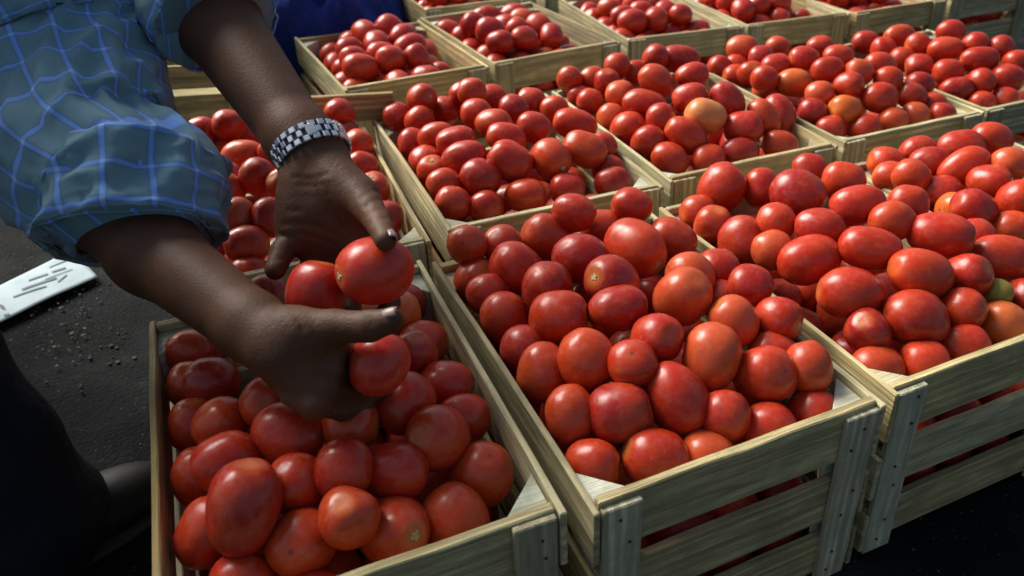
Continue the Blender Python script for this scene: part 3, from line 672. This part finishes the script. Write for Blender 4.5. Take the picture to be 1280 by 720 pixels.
def make_body():
    s = SDF(0.0027)
    # trunk, shoulders, neck and head (under the shirt or above the picture)
    s.limb(HIP, CHEST * 0.5 + HIP * 0.5, 0.105, 0.11, 0.03); s.limb(CHEST * 0.5 + HIP * 0.5, CHEST + V3(-0.03, 0, -0.01), 0.11, 0.105, 0.03)
    s.limb(SH_R + V3(-.02, .03, 0), SH_L + V3(-.02, -.03, 0), 0.055, 0.055, 0.03)
    s.limb(CHEST, HEAD + V3(-0.05, -0.01, -0.02), 0.055, 0.05, 0.02)
    fwd = unit(V3(0.62, 0.02, -0.55)); upv = unit(V3(0.55, 0.05, 0.62)); side = np.cross(upv, fwd)
    ax = np.array([fwd, side, upv])
    s.ball(HEAD, (0.094, 0.074, 0.108), ax, 0.02); s.ball(HEAD - upv * 0.055 + fwd * 0.035, (0.055, 0.052, 0.062), ax, 0.02)
    s.limb(HEAD + fwd * 0.088 + upv * 0.01, HEAD + fwd * 0.108 - upv * 0.028, 0.008, 0.014, 0.012)
    for sg in (-1, 1):
        s.ball(HEAD + fwd * 0.082 + side * sg * 0.032 + upv * 0.008, (0.014, 0.016, 0.011), ax, 0.006)
        s.ball(HEAD + side * sg * 0.076 - fwd * 0.005, (0.018, 0.008, 0.031), ax, 0.006)
    s.limb(HEAD + fwd * 0.084 - upv * 0.058 - side * 0.02, HEAD + fwd * 0.084 - upv * 0.058 + side * 0.02, 0.009, 0.009, 0.008)
    # --- arm with bare wrist
    s.limb(SH_R, EL_R, 0.050, 0.036, 0.02)
    d = unit(WR_R - EL_R)
    s.limb(EL_R, EL_R + (WR_R - EL_R) * 0.35, 0.0365, 0.0375, 0.02); s.limb(EL_R + (WR_R - EL_R) * 0.35, WR_R - d * 0.03, 0.0375, 0.0275, 0.02); s.limb(WR_R - d * 0.03, WR_R, 0.0275, 0.0255, 0.012)
    # palm turned to the right, thumb on top
    heel = at(368, 462, 0.678); knu_i, knu_m, knu_r, knu_l = at(411, 438, 0.684), at(413, 461, 0.678), at(407, 484, 0.671), at(394, 505, 0.663)
    s.limb(WR_R, heel, 0.0225, 0.0195, 0.014)
    for kn, r0, r1 in ((knu_i, 0.0175, 0.0118), (knu_m, 0.0180, 0.0118), (knu_r, 0.0175, 0.0112), (knu_l, 0.0165, 0.0104)): s.limb(heel, kn, r0, r1, 0.010)
    s.limb(WR_R + d * 0.01, knu_i, 0.0205, 0.0120, 0.012)
    s.limb(WR_R + d * 0.02, knu_l, 0.0195, 0.0108, 0.012)
    s.chain([at(366, 412, 0.668), at(418, 409, 0.660), at(462, 408, 0.651), at(488, 401, 0.647)], [0.0175, 0.0140, 0.0122, 0.0104], 0.014)
    s.limb(at(372, 420, 0.668), at(412, 428, 0.676), 0.018, 0.012, 0.016)
    s.chain([knu_i, at(445, 444, 0.716), at(468, 455, 0.735), at(486, 460, 0.735)], [0.0105, 0.0094, 0.0085, 0.0075], 0.003)
    s.chain([knu_m, at(448, 468, 0.712), at(470, 476, 0.732), at(486, 478, 0.730)], [0.0108, 0.0096, 0.0087, 0.0077], 0.003)
    s.chain([knu_r, at(442, 492, 0.702), at(462, 494, 0.724), at(476, 490, 0.726)], [0.0104, 0.0092, 0.0085, 0.0075], 0.003)
    s.chain([knu_l, at(427, 513, 0.690), at(446, 513, 0.708), at(458, 506, 0.714)], [0.0096, 0.0084, 0.0076, 0.0068], 0.003)
    # knuckles and the tendons of the back of the hand
    for (kx, ky, kd, r_) in ((411, 437, 0.676, 0.0105), (413, 460, 0.670, 0.0108), (407, 483, 0.663, 0.0104), (394, 504, 0.656, 0.0096)):
        s.ball(at(kx, ky, kd), (r_, r_, r_), None, 0.003); s.limb(at(kx - 34, ky - 7, kd + 0.004), at(kx, ky, kd + 0.001), 0.0060, 0.0080, 0.006)
    # --- arm with the watch
    s.limb(SH_L, EL_L, 0.052, 0.044, 0.02); d = unit(WR_L - EL_L)
    s.limb(EL_L, EL_L + (WR_L - EL_L) * 0.35, 0.043, 0.0445, 0.02); s.limb(EL_L + (WR_L - EL_L) * 0.35, WR_L - d * 0.035, 0.0445, 0.031, 0.02); s.limb(WR_L - d * 0.035, WR_L, 0.031, 0.0295, 0.015)
    pc = at(405, 262, 0.782); ki, km, kr, kl = at(452, 303, 0.777), at(426, 316, 0.786), at(402, 318, 0.788), at(370, 298, 0.782)
    s.limb(WR_L, at(380, 262, 0.783), 0.0285, 0.022, 0.016)
    for kn, r1 in ((ki, 0.0145), (km, 0.015), (kr, 0.0145), (kl, 0.013)): s.limb(pc, kn, 0.022, r1, 0.016)
    s.limb(at(380, 250, 0.783), kl, 0.0225, 0.0135, 0.012)
    s.limb(at(382, 230, 0.780), at(371, 285, 0.777), 0.022, 0.0165, 0.012)                  # heel below the little finger
    # ball of the thumb and thumb
    s.ball(at(432, 243, 0.768), (0.018, 0.031, 0.019), np.array([unit(RT * 0.8 + UP * 0.6), unit(RT * 0.6 - UP * 0.8), -FW]), 0.014)
    s.chain([at(420, 222, 0.774), at(449, 246, 0.755), at(472, 276, 0.724), at(482, 300, 0.692)], [0.0205, 0.0175, 0.0116, 0.0096], 0.014)
    s.limb(at(450, 250, 0.768), ki, 0.013, 0.012, 0.018)                                   # web
    s.chain([ki, at(478, 352, 0.770), at(488, 378, 0.752), at(480, 392, 0.738)], [0.012, 0.0098, 0.0088, 0.0076])
    s.chain([km, at(438, 364, 0.780), at(440, 395, 0.766), at(430, 408, 0.752)], [0.0125, 0.010, 0.009, 0.008])
    s.chain([kr, at(380, 346, 0.780), at(366, 374, 0.766), at(366, 392, 0.752)], [0.0125, 0.0105, 0.0095, 0.0085])
    s.chain([kl, at(353, 314, 0.764), at(344, 337, 0.750)], [0.0120, 0.0108, 0.0096])
    # skin folds: palm lines, wrist and thumb wrinkles
    s.creases = [[(408, 230), (414, 254), (424, 278), (442, 298)], [(355, 281), (375, 278), (395, 282), (416, 292)], [(352, 296), (378, 292), (404, 299), (420, 308)],
                 [(368, 222), (388, 225), (408, 219)], [(372, 231), (390, 233), (404, 229)], [(452, 247), (470, 239)], [(458, 257), (477, 249)], [(462, 268), (481, 261)], [(466, 278), (484, 273)],
                 [(372, 399), (378, 412), (386, 424)], [(456, 395), (460, 412)], [(463, 394), (467, 411)], [(346, 322), (362, 328)],
                 [(360, 262), (376, 264)]]
    body = s.build('body', M['skin'], None); under(body)
    # fingernails
    def nail(c, along, out, l=0.0068, w=0.0055):
        bm = bmesh.new(); n = 6; grid = []
        sd_ = np.cross(along, out)
        for i in range(n + 1):
            row = []
            for j in range(n + 1):
                u, v = i / n * 2 - 1, j / n * 2 - 1; w_ = w * (1 - 0.16 * u * u)
                p = c + along * (u * l) + sd_ * (v * w_) + out * (0.0009 - 0.0030 * v * v - 0.0010 * u * u); row.append(bm.verts.new(p))
            grid.append(row)
        for i in range(n):
            for j in range(n): bm.faces.new((grid[i][j], grid[i + 1][j], grid[i + 1][j + 1], grid[i][j + 1]))
        bmesh.ops.recalc_face_normals(bm, faces=bm.faces[:])
        bmesh.ops.solidify(bm, geom=bm.faces[:], thickness=0.0007)
        me = bpy.data.meshes.new('nail'); bm.to_mesh(me); bm.free(); me.polygons.foreach_set('use_smooth', np.ones(len(me.polygons), bool))
        o = link('nail', me, M['nailm']); o.parent = body
        return o
    t0, t1 = at(472, 276, 0.724), at(482, 300, 0.692); al = unit(t1 - t0); out = unit(RT * 0.72 - FW * 0.68 + UP * 0.1); out = unit(out - al * (out @ al))
    nail(t1 + out * 0.0098 + al * 0.002, al, out, 0.0072, 0.0056)
    t0, t1 = at(462, 408, 0.651), at(488, 401, 0.647); al = unit(t1 - t0); out = unit(UP * 0.8 - FW * 0.6 + RT * 0.1); out = unit(out - al * (out @ al))
    nail(t1 + out * 0.0104 + al * 0.003, al, out, 0.0070, 0.0060)
    # hair
    h = SDF(0.005); h.ball(HEAD + upv * 0.018 - fwd * 0.018, (0.094, 0.080, 0.104), ax, 0.01); h.ball(HEAD + fwd * 0.09 - upv * 0.035, (0.075, 0.11, 0.085), ax, 0.01, True); under(h.build('hair', M['hair'], None))
    for sg in (-1, 1):
        e = SDF(0.002); e.ball(HEAD + fwd * 0.087 + side * sg * 0.032 + upv * 0.008, (0.010, 0.012, 0.0085), ax, 0.002)
        e.build('eye', M['nailm'], body)
    return body
BODY = make_body()

def tube(rings, nseg, v0=0.0, wrinkle=0.0, wfreq=28.0, seed=0, thick=0.002, closed_start=False, ref=V3(0, 0, 1)):
    """cloth sleeve: rings = [(centre, rx, ry)], resampled smoothly; returns verts, faces, uv in metres"""
    C = np.array([r[0] for r in rings]); rr = np.array([[r[1], r[2]] for r in rings]); n = len(C); fine = 14
    T = np.linspace(0, n - 1, (n - 1) * fine + 1); P = []; Q = []
    for t in T:
        i = min(int(t), n - 2); f = t - i; g = lambda A, k: A[min(max(k, 0), n - 1)]
        cr_ = lambda A: 0.5 * (2 * g(A, i) + (g(A, i + 1) - g(A, i - 1)) * f + (2 * g(A, i - 1) - 5 * g(A, i) + 4 * g(A, i + 1) - g(A, i + 2)) * f * f + (3 * g(A, i) - g(A, i - 1) - 3 * g(A, i + 1) + g(A, i + 2)) * f ** 3)
        P.append(cr_(C)); Q.append(cr_(rr))
    P, Q = np.array(P), np.array(Q); tan = unit(np.gradient(P, axis=0)); L = np.concatenate([[0], np.cumsum(np.linalg.norm(np.diff(P, axis=0), axis=1))])
    x = unit(np.cross(ref, tan[0])); verts = []; uv = []
    for i in range(len(P)):
        x = unit(x - tan[i] * (x @ tan[i])); y = np.cross(tan[i], x)
        for k in range(nseg + 1):
            a = 2 * math.pi * k / nseg; dirv = x * math.cos(a) * Q[i, 0] + y * math.sin(a) * Q[i, 1]; p = P[i] + dirv; dn = unit(dirv)
            if wrinkle:
                q = Vector(p) * wfreq; w = 0.7 * noise.fractal(q * 0.45 + Vector((seed, 0, 0)), 1, 2, 3)
                g_ = Vector((math.cos(a) * 1.5 + seed, math.sin(a) * 1.5, L[i] * wfreq * 1.15 + 1.3 * math.sin(a + seed) + 0.5 * math.sin(2 * a)))
                w += 1.1 * (1 - 2.2 * abs(noise.noise(g_))) + 0.5 * (1 - 2.2 * abs(noise.noise(g_ * 2.3 + Vector((2, 0, 0))))) - 0.5
                if k == nseg: p = verts[-nseg]
                else: p = p + dn * wrinkle * w
            verts.append(p); uv.append((a * float(np.mean(rr)) , v0 + L[i]))
    faces = []; m = nseg + 1
    for i in range(len(P) - 1):
        for k in range(nseg): faces.append((i * m + k, i * m + k + 1, (i + 1) * m + k + 1, (i + 1) * m + k))
    return verts, faces, uv

def make_shirt():
    V, F, U = [], [], []
    def add(t):
        o = len(V); V.extend(t[0]); F.extend([tuple(x + o for x in f) for f in t[1]]); U.extend(t[2])
    mid = lambda a, b, t: a + (b - a) * t
    # trunk
    add(tube([(HIP + V3(-0.03, 0, 0.02), 0.17, 0.155), (HIP, 0.175, 0.16), (mid(HIP, CHEST, 0.35) + V3(0, 0, -0.03), 0.17, 0.165), (mid(HIP, CHEST, 0.7) + V3(0, -0.01, -0.045), 0.165, 0.165), (CHEST + V3(-0.02, 0, -0.03), 0.165, 0.14), (CHEST + V3(0.04, 0.01, 0.0), 0.12, 0.09), (CHEST + V3(0.07, 0.02, 0.01), 0.075, 0.065)], 72, wrinkle=0.011, wfreq=9, seed=3))
    # near sleeve: baggy, cuff rolled above the elbow
    cuff = at(166, 276, 0.782); dn = unit(at(150, 335, 0.775) - at(150, 120, 0.83))
    add(tube([(SH_R + V3(-0.07, 0.06, 0.03), 0.10, 0.11), (SH_R + V3(-0.01, 0.0, 0.0), 0.10, 0.11), (at(62, 75, 0.86), 0.098, 0.108), (at(112, 195, 0.81), 0.088, 0.092), (cuff - dn * 0.035, 0.080, 0.076), (cuff, 0.074, 0.070)], 72, wrinkle=0.010, wfreq=13, seed=8))
    # far sleeve
    dl = unit(WR_L - EL_L); hem = at(266, 24, 0.872)
    add(tube([(SH_L + V3(-0.07, -0.05, 0.02), 0.09, 0.09), (SH_L, 0.088, 0.088), (mid(SH_L, EL_L, 0.6), 0.076, 0.076), (EL_L, 0.068, 0.066), (EL_L + dl * 0.06, 0.062, 0.060), (hem + dl * 0.006, 0.060, 0.056)], 56, wrinkle=0.007, wfreq=16, seed=5))
    me = mesh_np('shirt', V, F, True, U); o = link('shirt', me, M['plaid']); under(o)
    sm = o.modifiers.new('thickness', 'SOLIDIFY'); sm.thickness = 0.0022; sm.offset = -1
    # rolled cuff: a doubled, slanting band
    V, F, U = [], [], []
    add(tube([(cuff - dn * 0.060, 0.082, 0.079), (cuff - dn * 0.054, 0.0865, 0.083), (cuff - dn * 0.02, 0.084, 0.080), (cuff + dn * 0.012, 0.081, 0.076), (cuff + dn * 0.017, 0.077, 0.072), (cuff + dn * 0.004, 0.071, 0.067)], 72, v0=0.013, wrinkle=0.0085, wfreq=20, seed=21))
    c = link('rolled_cuff', mesh_np('rolled_cuff', V, F, True, U), M['plaid']); c.parent = o
    sm = c.modifiers.new('thickness', 'SOLIDIFY'); sm.thickness = 0.003; sm.offset = -1
    V, F, U = [], [], []
    add(tube([(hem - dl * 0.030, 0.0615, 0.058), (hem - dl * 0.026, 0.0645, 0.061), (hem + dl * 0.004, 0.063, 0.059), (hem + dl * 0.008, 0.060, 0.056)], 56, v0=0.02, wrinkle=0.004, wfreq=22, seed=15))
    c = link('sleeve_hem', mesh_np('sleeve_hem', V, F, True, U), M['plaid']); c.parent = o
    sm = c.modifiers.new('thickness', 'SOLIDIFY'); sm.thickness = 0.003; sm.offset = -1
make_shirt()

def make_legs():
    AN_R, KN_R, HP_R = V3(-0.548, 0.588, 0.09), V3(-0.725, 0.665, 0.48), HIP + V3(0.0, -0.10, -0.02)
    AN_L, KN_L, HP_L = V3(-1.12, 1.10, 0.09), V3(-1.02, 1.06, 0.48), HIP + V3(0.0, 0.10, -0.02)
    t = SDF(0.007); t.limb(HP_R, HP_L, 0.115, 0.115, 0.05); t.limb(HIP + V3(-.03, 0, .04), HIP + V3(0.06, 0.02, -0.02), 0.14, 0.12, 0.05)
    for a, k, h in ((AN_R, KN_R, HP_R), (AN_L, KN_L, HP_L)):
        t.limb(h, k, 0.098, 0.078, 0.04); t.limb(k, a + V3(0, 0, -0.02), 0.080, 0.080, 0.03)
    o = t.build('trousers', M['navy'], None)
    for v in o.data.vertices:
        v.co += noise.noise_vector(Vector((v.co.x * 9, v.co.y * 9, v.co.z * 16))) * 0.010
    under(o)
    for a, dx in ((AN_R, V3(0.72, 0.69, 0)), (AN_L, V3(0.97, 0.1, 0))):
        dx = unit(dx); b = SDF(0.004); b.limb(a + V3(0, 0, 0.01), a - V3(0, 0, 0.03) , 0.042, 0.044, 0.02)
        b.ball(a * V3(1, 1, 0) + V3(0, 0, 0.048) + dx * -0.01, (0.055, 0.038, 0.038), np.array([dx, np.cross(V3(0, 0, 1), dx), V3(0, 0, 1)]), 0.02)
        b.ball(a * V3(1, 1, 0) + V3(0, 0, 0.036) + dx * 0.065, (0.080, 0.042, 0.030), np.array([dx, np.cross(V3(0, 0, 1), dx), V3(0, 0, 1)]), 0.03)
        sh = under(b.build('shoe', M['shoe'], None))
        q = SDF(0.004); A = np.array([dx, np.cross(V3(0, 0, 1), dx), V3(0, 0, 1)]); q.ball(a * V3(1, 1, 0) + V3(0, 0, 0.010) + dx * 0.040, (0.118, 0.044, 0.0105), A, 0.01)
        so = q.build('sole', M['sole'], None); so.parent = sh
make_legs()

# ------------------------------------------------------------------ wristwatch
def make_watch():
    ctr = at(390, 189, 0.7925); axis = unit(WR_L - EL_L); axis = unit(axis * 0.92 + UP * -0.28)
    x = unit(np.cross(axis, FW)); y = np.cross(axis, x); rx, ry = 0.0350, 0.0345
    root = empty('wristwatch', tuple(ctr)); tag(root, 'steel link wristwatch strapped round the bare forearm', 'wristwatch')
    A = Matrix(((x[0], y[0], axis[0]), (x[1], y[1], axis[1]), (x[2], y[2], axis[2]))).to_4x4()
    root.matrix_world = Matrix.Translation(Vector(ctr)) @ A
    outer = box_mesh('band_link', 0.0066, 0.0036, 0.0066, 0.0008); outer.materials.append(M['steel'])
    mid = box_mesh('centre_link', 0.0056, 0.0034, 0.0068, 0.0007); mid.materials.append(M['steel'])
    n = 24
    front = math.atan2(-FW @ y, -FW @ x)                 # side of the wrist that faces the lens
    for k in range(n):
        a = 2 * math.pi * k / n; da = abs((a - front + math.pi) % (2 * math.pi) - math.pi)
        if da > math.pi - 0.42: continue                   # the case sits on the back of the wrist
        rot = (0, 0, a + math.pi / 2); c = (rx * math.cos(a), ry * math.sin(a))
        for zz in (-0.0072, 0.0072):
            o = link('band_link', outer, None, root); o.location = (c[0], c[1], zz); o.rotation_euler = rot
        a2 = a + math.pi / n; o = link('centre_link', mid, None, root); o.location = (rx * math.cos(a2), ry * math.sin(a2), 0); o.rotation_euler = (0, 0, a2 + math.pi / 2)
    # fine inner strip that the links ride on
    bm = bmesh.new(); N = 56; rows = []
    for r_ in (0.985, 0.955):
        for z in (-0.0098, 0.0098): rows.append([bm.verts.new((rx * r_ * math.cos(2 * math.pi * k / N), ry * r_ * math.sin(2 * math.pi * k / N), z)) for k in range(N)])
    for p, q in ((0, 1), (1, 3), (3, 2), (2, 0)):
        for k in range(N): bm.faces.new((rows[p][k], rows[p][(k + 1) % N], rows[q][(k + 1) % N], rows[q][k]))
    bmesh.ops.recalc_face_normals(bm, faces=bm.faces[:]); me = bpy.data.meshes.new('band'); bm.to_mesh(me); bm.free(); link('band', me, M['dsteel'], root)
    a = front - 0.45; cl = box_mesh('clasp', 0.0085, 0.0034, 0.0130, 0.001); cl.materials.append(M['steel'])
    o = link('clasp', cl, None, root); o.location = (rx * 1.03 * math.cos(a), ry * 1.03 * math.sin(a), 0); o.rotation_euler = (0, 0, a + math.pi / 2)
    a = front + math.pi
    for nm, r_, h, off, mt in (('case', 0.0175, 0.009, 0.0035, 'steel'), ('dial', 0.0150, 0.0012, 0.0085, 'dsteel')):
        bm = bmesh.new(); bmesh.ops.create_cone(bm, cap_ends=True, segments=36, radius1=r_, radius2=r_ * 0.95, depth=h); bmesh.ops.bevel(bm, geom=bm.edges[:], offset=0.0004, segments=1, affect='EDGES')
        me = bpy.data.meshes.new(nm); bm.to_mesh(me); bm.free(); o = link(nm, me, M[mt], root)
        dv = Vector((math.cos(a), math.sin(a), 0)); o.rotation_euler = dv.to_track_quat('Z', 'Y').to_euler(); o.location = dv * (rx + off)
make_watch()

# ------------------------------------------------------------------ blue cloth behind the crates
def make_blue_cloth():
    n = 70; v = []; f = []; c = np.array([-0.68, 2.03])
    for j in range(n + 1):
        for i in range(n + 1):
            x, y = (i / n - 0.5) * 0.62, (j / n - 0.5) * 0.50; r = max(abs(x) / 0.31, abs(y) / 0.25)
            hgt = 0.36 * (1 - r ** 3.0) if r < 1 else 0
            q = Vector((x * 7, y * 7, 1.7)); fold = (1 - abs(noise.noise(q * 1.6)) * 2) * 0.07 + (1 - abs(noise.noise(q * 3.1)) * 2) * 0.03
            xx = x * (1 + 0.10 * math.sin(6 * y)); z = max(0.003, hgt + fold * (1 - r ** 4)) if r < 1 else 0.003
            v.append((c[0] + xx + 0.03 * noise.noise(q * 1.7), c[1] + y + 0.03 * noise.noise(q * 1.9 + Vector((5, 5, 5))), z))
    m = n + 1
    for j in range(n):
        for i in range(n): f.append((j * m + i, j * m + i + 1, (j + 1) * m + i + 1, (j + 1) * m + i))
    o = link('blue_cloth', mesh_np('blue_cloth', v, f), M['blue']); tag(o, 'crumpled heap of dark blue cloth on the ground behind the crates', 'cloth')
make_blue_cloth()

# ------------------------------------------------------------------ litter on the asphalt
def paper_material():
    t = NT('printed_paper'); tc = t.n('ShaderNodeTexCoord')
    a = t.n('ShaderNodeTexNoise', i_Scale=24.0, i_Detail=5.0); t.l(tc.outputs['Object'], a.inputs['Vector'])
    t.l(t.ramp(a.outputs[0], [(0.3, (0.22, 0.31, 0.35)), (0.7, (0.32, 0.41, 0.45))]), t.b.inputs['Base Color']); t.b.inputs['Roughness'].default_value = 0.7
    t.bump(a.outputs[0], 0.4, 0.003); return t.m
def make_paper():
    cs = [on_plane(-70, 432, 0.008), on_plane(122, 344, 0.008), on_plane(88, 312, 0.008), on_plane(-70, 388, 0.008)]
    nx, ny = 40, 12; v = []; f = []; cs = [c[:2] for c in cs]
    def P(u, w): return (cs[0] * (1 - u) + cs[1] * u) * (1 - w) + (cs[3] * (1 - u) + cs[2] * u) * w
    hz = lambda p: 0.006 + 0.006 * noise.noise(Vector((p[0] * 9, p[1] * 9, 2)))
    for j in range(ny + 1):
        for i in range(nx + 1): p = P(i / nx, j / ny); v.append((p[0], p[1], hz(p)))
    m = nx + 1; f = [(j * m + i, j * m + i + 1, (j + 1) * m + i + 1, (j + 1) * m + i) for j in range(ny) for i in range(nx)]
    root = link('paper_sheet', mesh_np('paper_sheet', v, f), paper_material()); sm = root.modifiers.new('thickness', 'SOLIDIFY'); sm.thickness = 0.0006
    tag(root, 'white printed sheet of paper lying on the dark asphalt', 'paper')
    ink = plain('printing_ink', (0.09, 0.13, 0.16), 0.8)
    # rows of small print, as dashes
    rows = [(0.62, 0.30, 0.86, 0.030), (0.66, 0.52, 0.80, 0.05), (0.80, 0.50, 0.86, 0.05), (0.58, 0.40, 0.78, 0.05), (0.50, 0.36, 0.66, 0.04), (0.42, 0.18, 0.30, 0.09), (0.36, 0.14, 0.16, 0.06)]
    segs = [(0.78, 0.80, 0.98, 0.74, 0.03), (0.60, 0.70, 0.74, 0.62, 0.05), (0.77, 0.62, 0.87, 0.56, 0.05), (0.53, 0.52, 0.77, 0.40, 0.06), (0.46, 0.44, 0.68, 0.30, 0.04), (0.70, 0.50, 0.90, 0.44, 0.02), (0.36, 0.40, 0.385, 0.28, 0.12), (0.76, 0.28, 0.84, 0.36, 0.03), (0.365, 0.1, 0.40, 0.06, 0.06), (0.2, 0.6, 0.33, 0.5, 0.05), (0.2, 0.4, 0.3, 0.3, 0.05)]
    for (u0, w0, u1, w1, th) in segs:
        vv = []; ff = []; k = 8
        for i in range(k + 1):
            t = i / k; u, w = u0 + (u1 - u0) * t, w0 + (w1 - w0) * t
            for sg in (-1, 1): p = P(u, min(0.98, max(0.02, w + sg * th / 2))); vv.append((p[0], p[1], hz(p) + 0.0011))
        ff = [(2 * i, 2 * i + 2, 2 * i + 3, 2 * i + 1) for i in range(k)]
        link('print_line', mesh_np('print_line', vv, ff), ink, root)
make_paper()

def make_litter():
    r = random.Random(4); bm = bmesh.new()
    for k in range(420):
        if k < 180: p = on_plane(r.gauss(82, 36), r.gauss(405, 34), 0); s_ = r.uniform(0.0008, 0.0045) * r.random() ** 0.5
        else: p = (r.uniform(-1.2, 1.0), r.uniform(0.15, 1.6), 0); s_ = r.uniform(0.0008, 0.0026)
        mt = Matrix.Translation((p[0], p[1], s_ * 0.2 - 0.003)) @ Matrix.Rotation(r.uniform(0, 6), 4, 'Z') @ Matrix.Diagonal((s_, s_ * r.uniform(.5, 1), s_ * r.uniform(.4, .8), 1))
        bmesh.ops.create_icosphere(bm, subdivisions=1, radius=1, matrix=mt)
    me = bpy.data.meshes.new('gravel'); bm.to_mesh(me); bm.free(); tag(link('gravel', me, M['pebble']), 'loose gravel and grit scattered on the dark asphalt', 'gravel', kind='stuff')
    # crushed clear plastic cup
    p = on_plane(42, 500, 0.0); v = []; f = []; N = 20; prof = [(0.0, 0.008), (0.008, 0.011), (0.018, 0.013), (0.026, 0.014), (0.028, 0.015)]
    for h, rad in prof:
        for k in range(N): a = 2 * math.pi * k / N; q = Vector((math.cos(a), math.sin(a), h * 20)); v.append((p[0] + h - 0.03, p[1] + rad * math.cos(a) * (1 + .3 * noise.noise(q)), max(0.001, 0.008 + 0.55 * rad * math.sin(a) * (1 + .3 * noise.noise(q + Vector((3, 0, 0)))))))
    for i in range(len(prof) - 1):
        for k in range(N): f.append((i * N + k, i * N + (k + 1) % N, (i + 1) * N + (k + 1) % N, (i + 1) * N + k))
    f.append(tuple(range(N)))
    o = link('plastic_scrap', mesh_np('plastic_scrap', v, f), M['plastic']); o.modifiers.new('t', 'SOLIDIFY').thickness = 0.0008; tag(o, 'small crushed pale plastic scrap on the asphalt beside the trouser leg', 'litter')
make_litter()
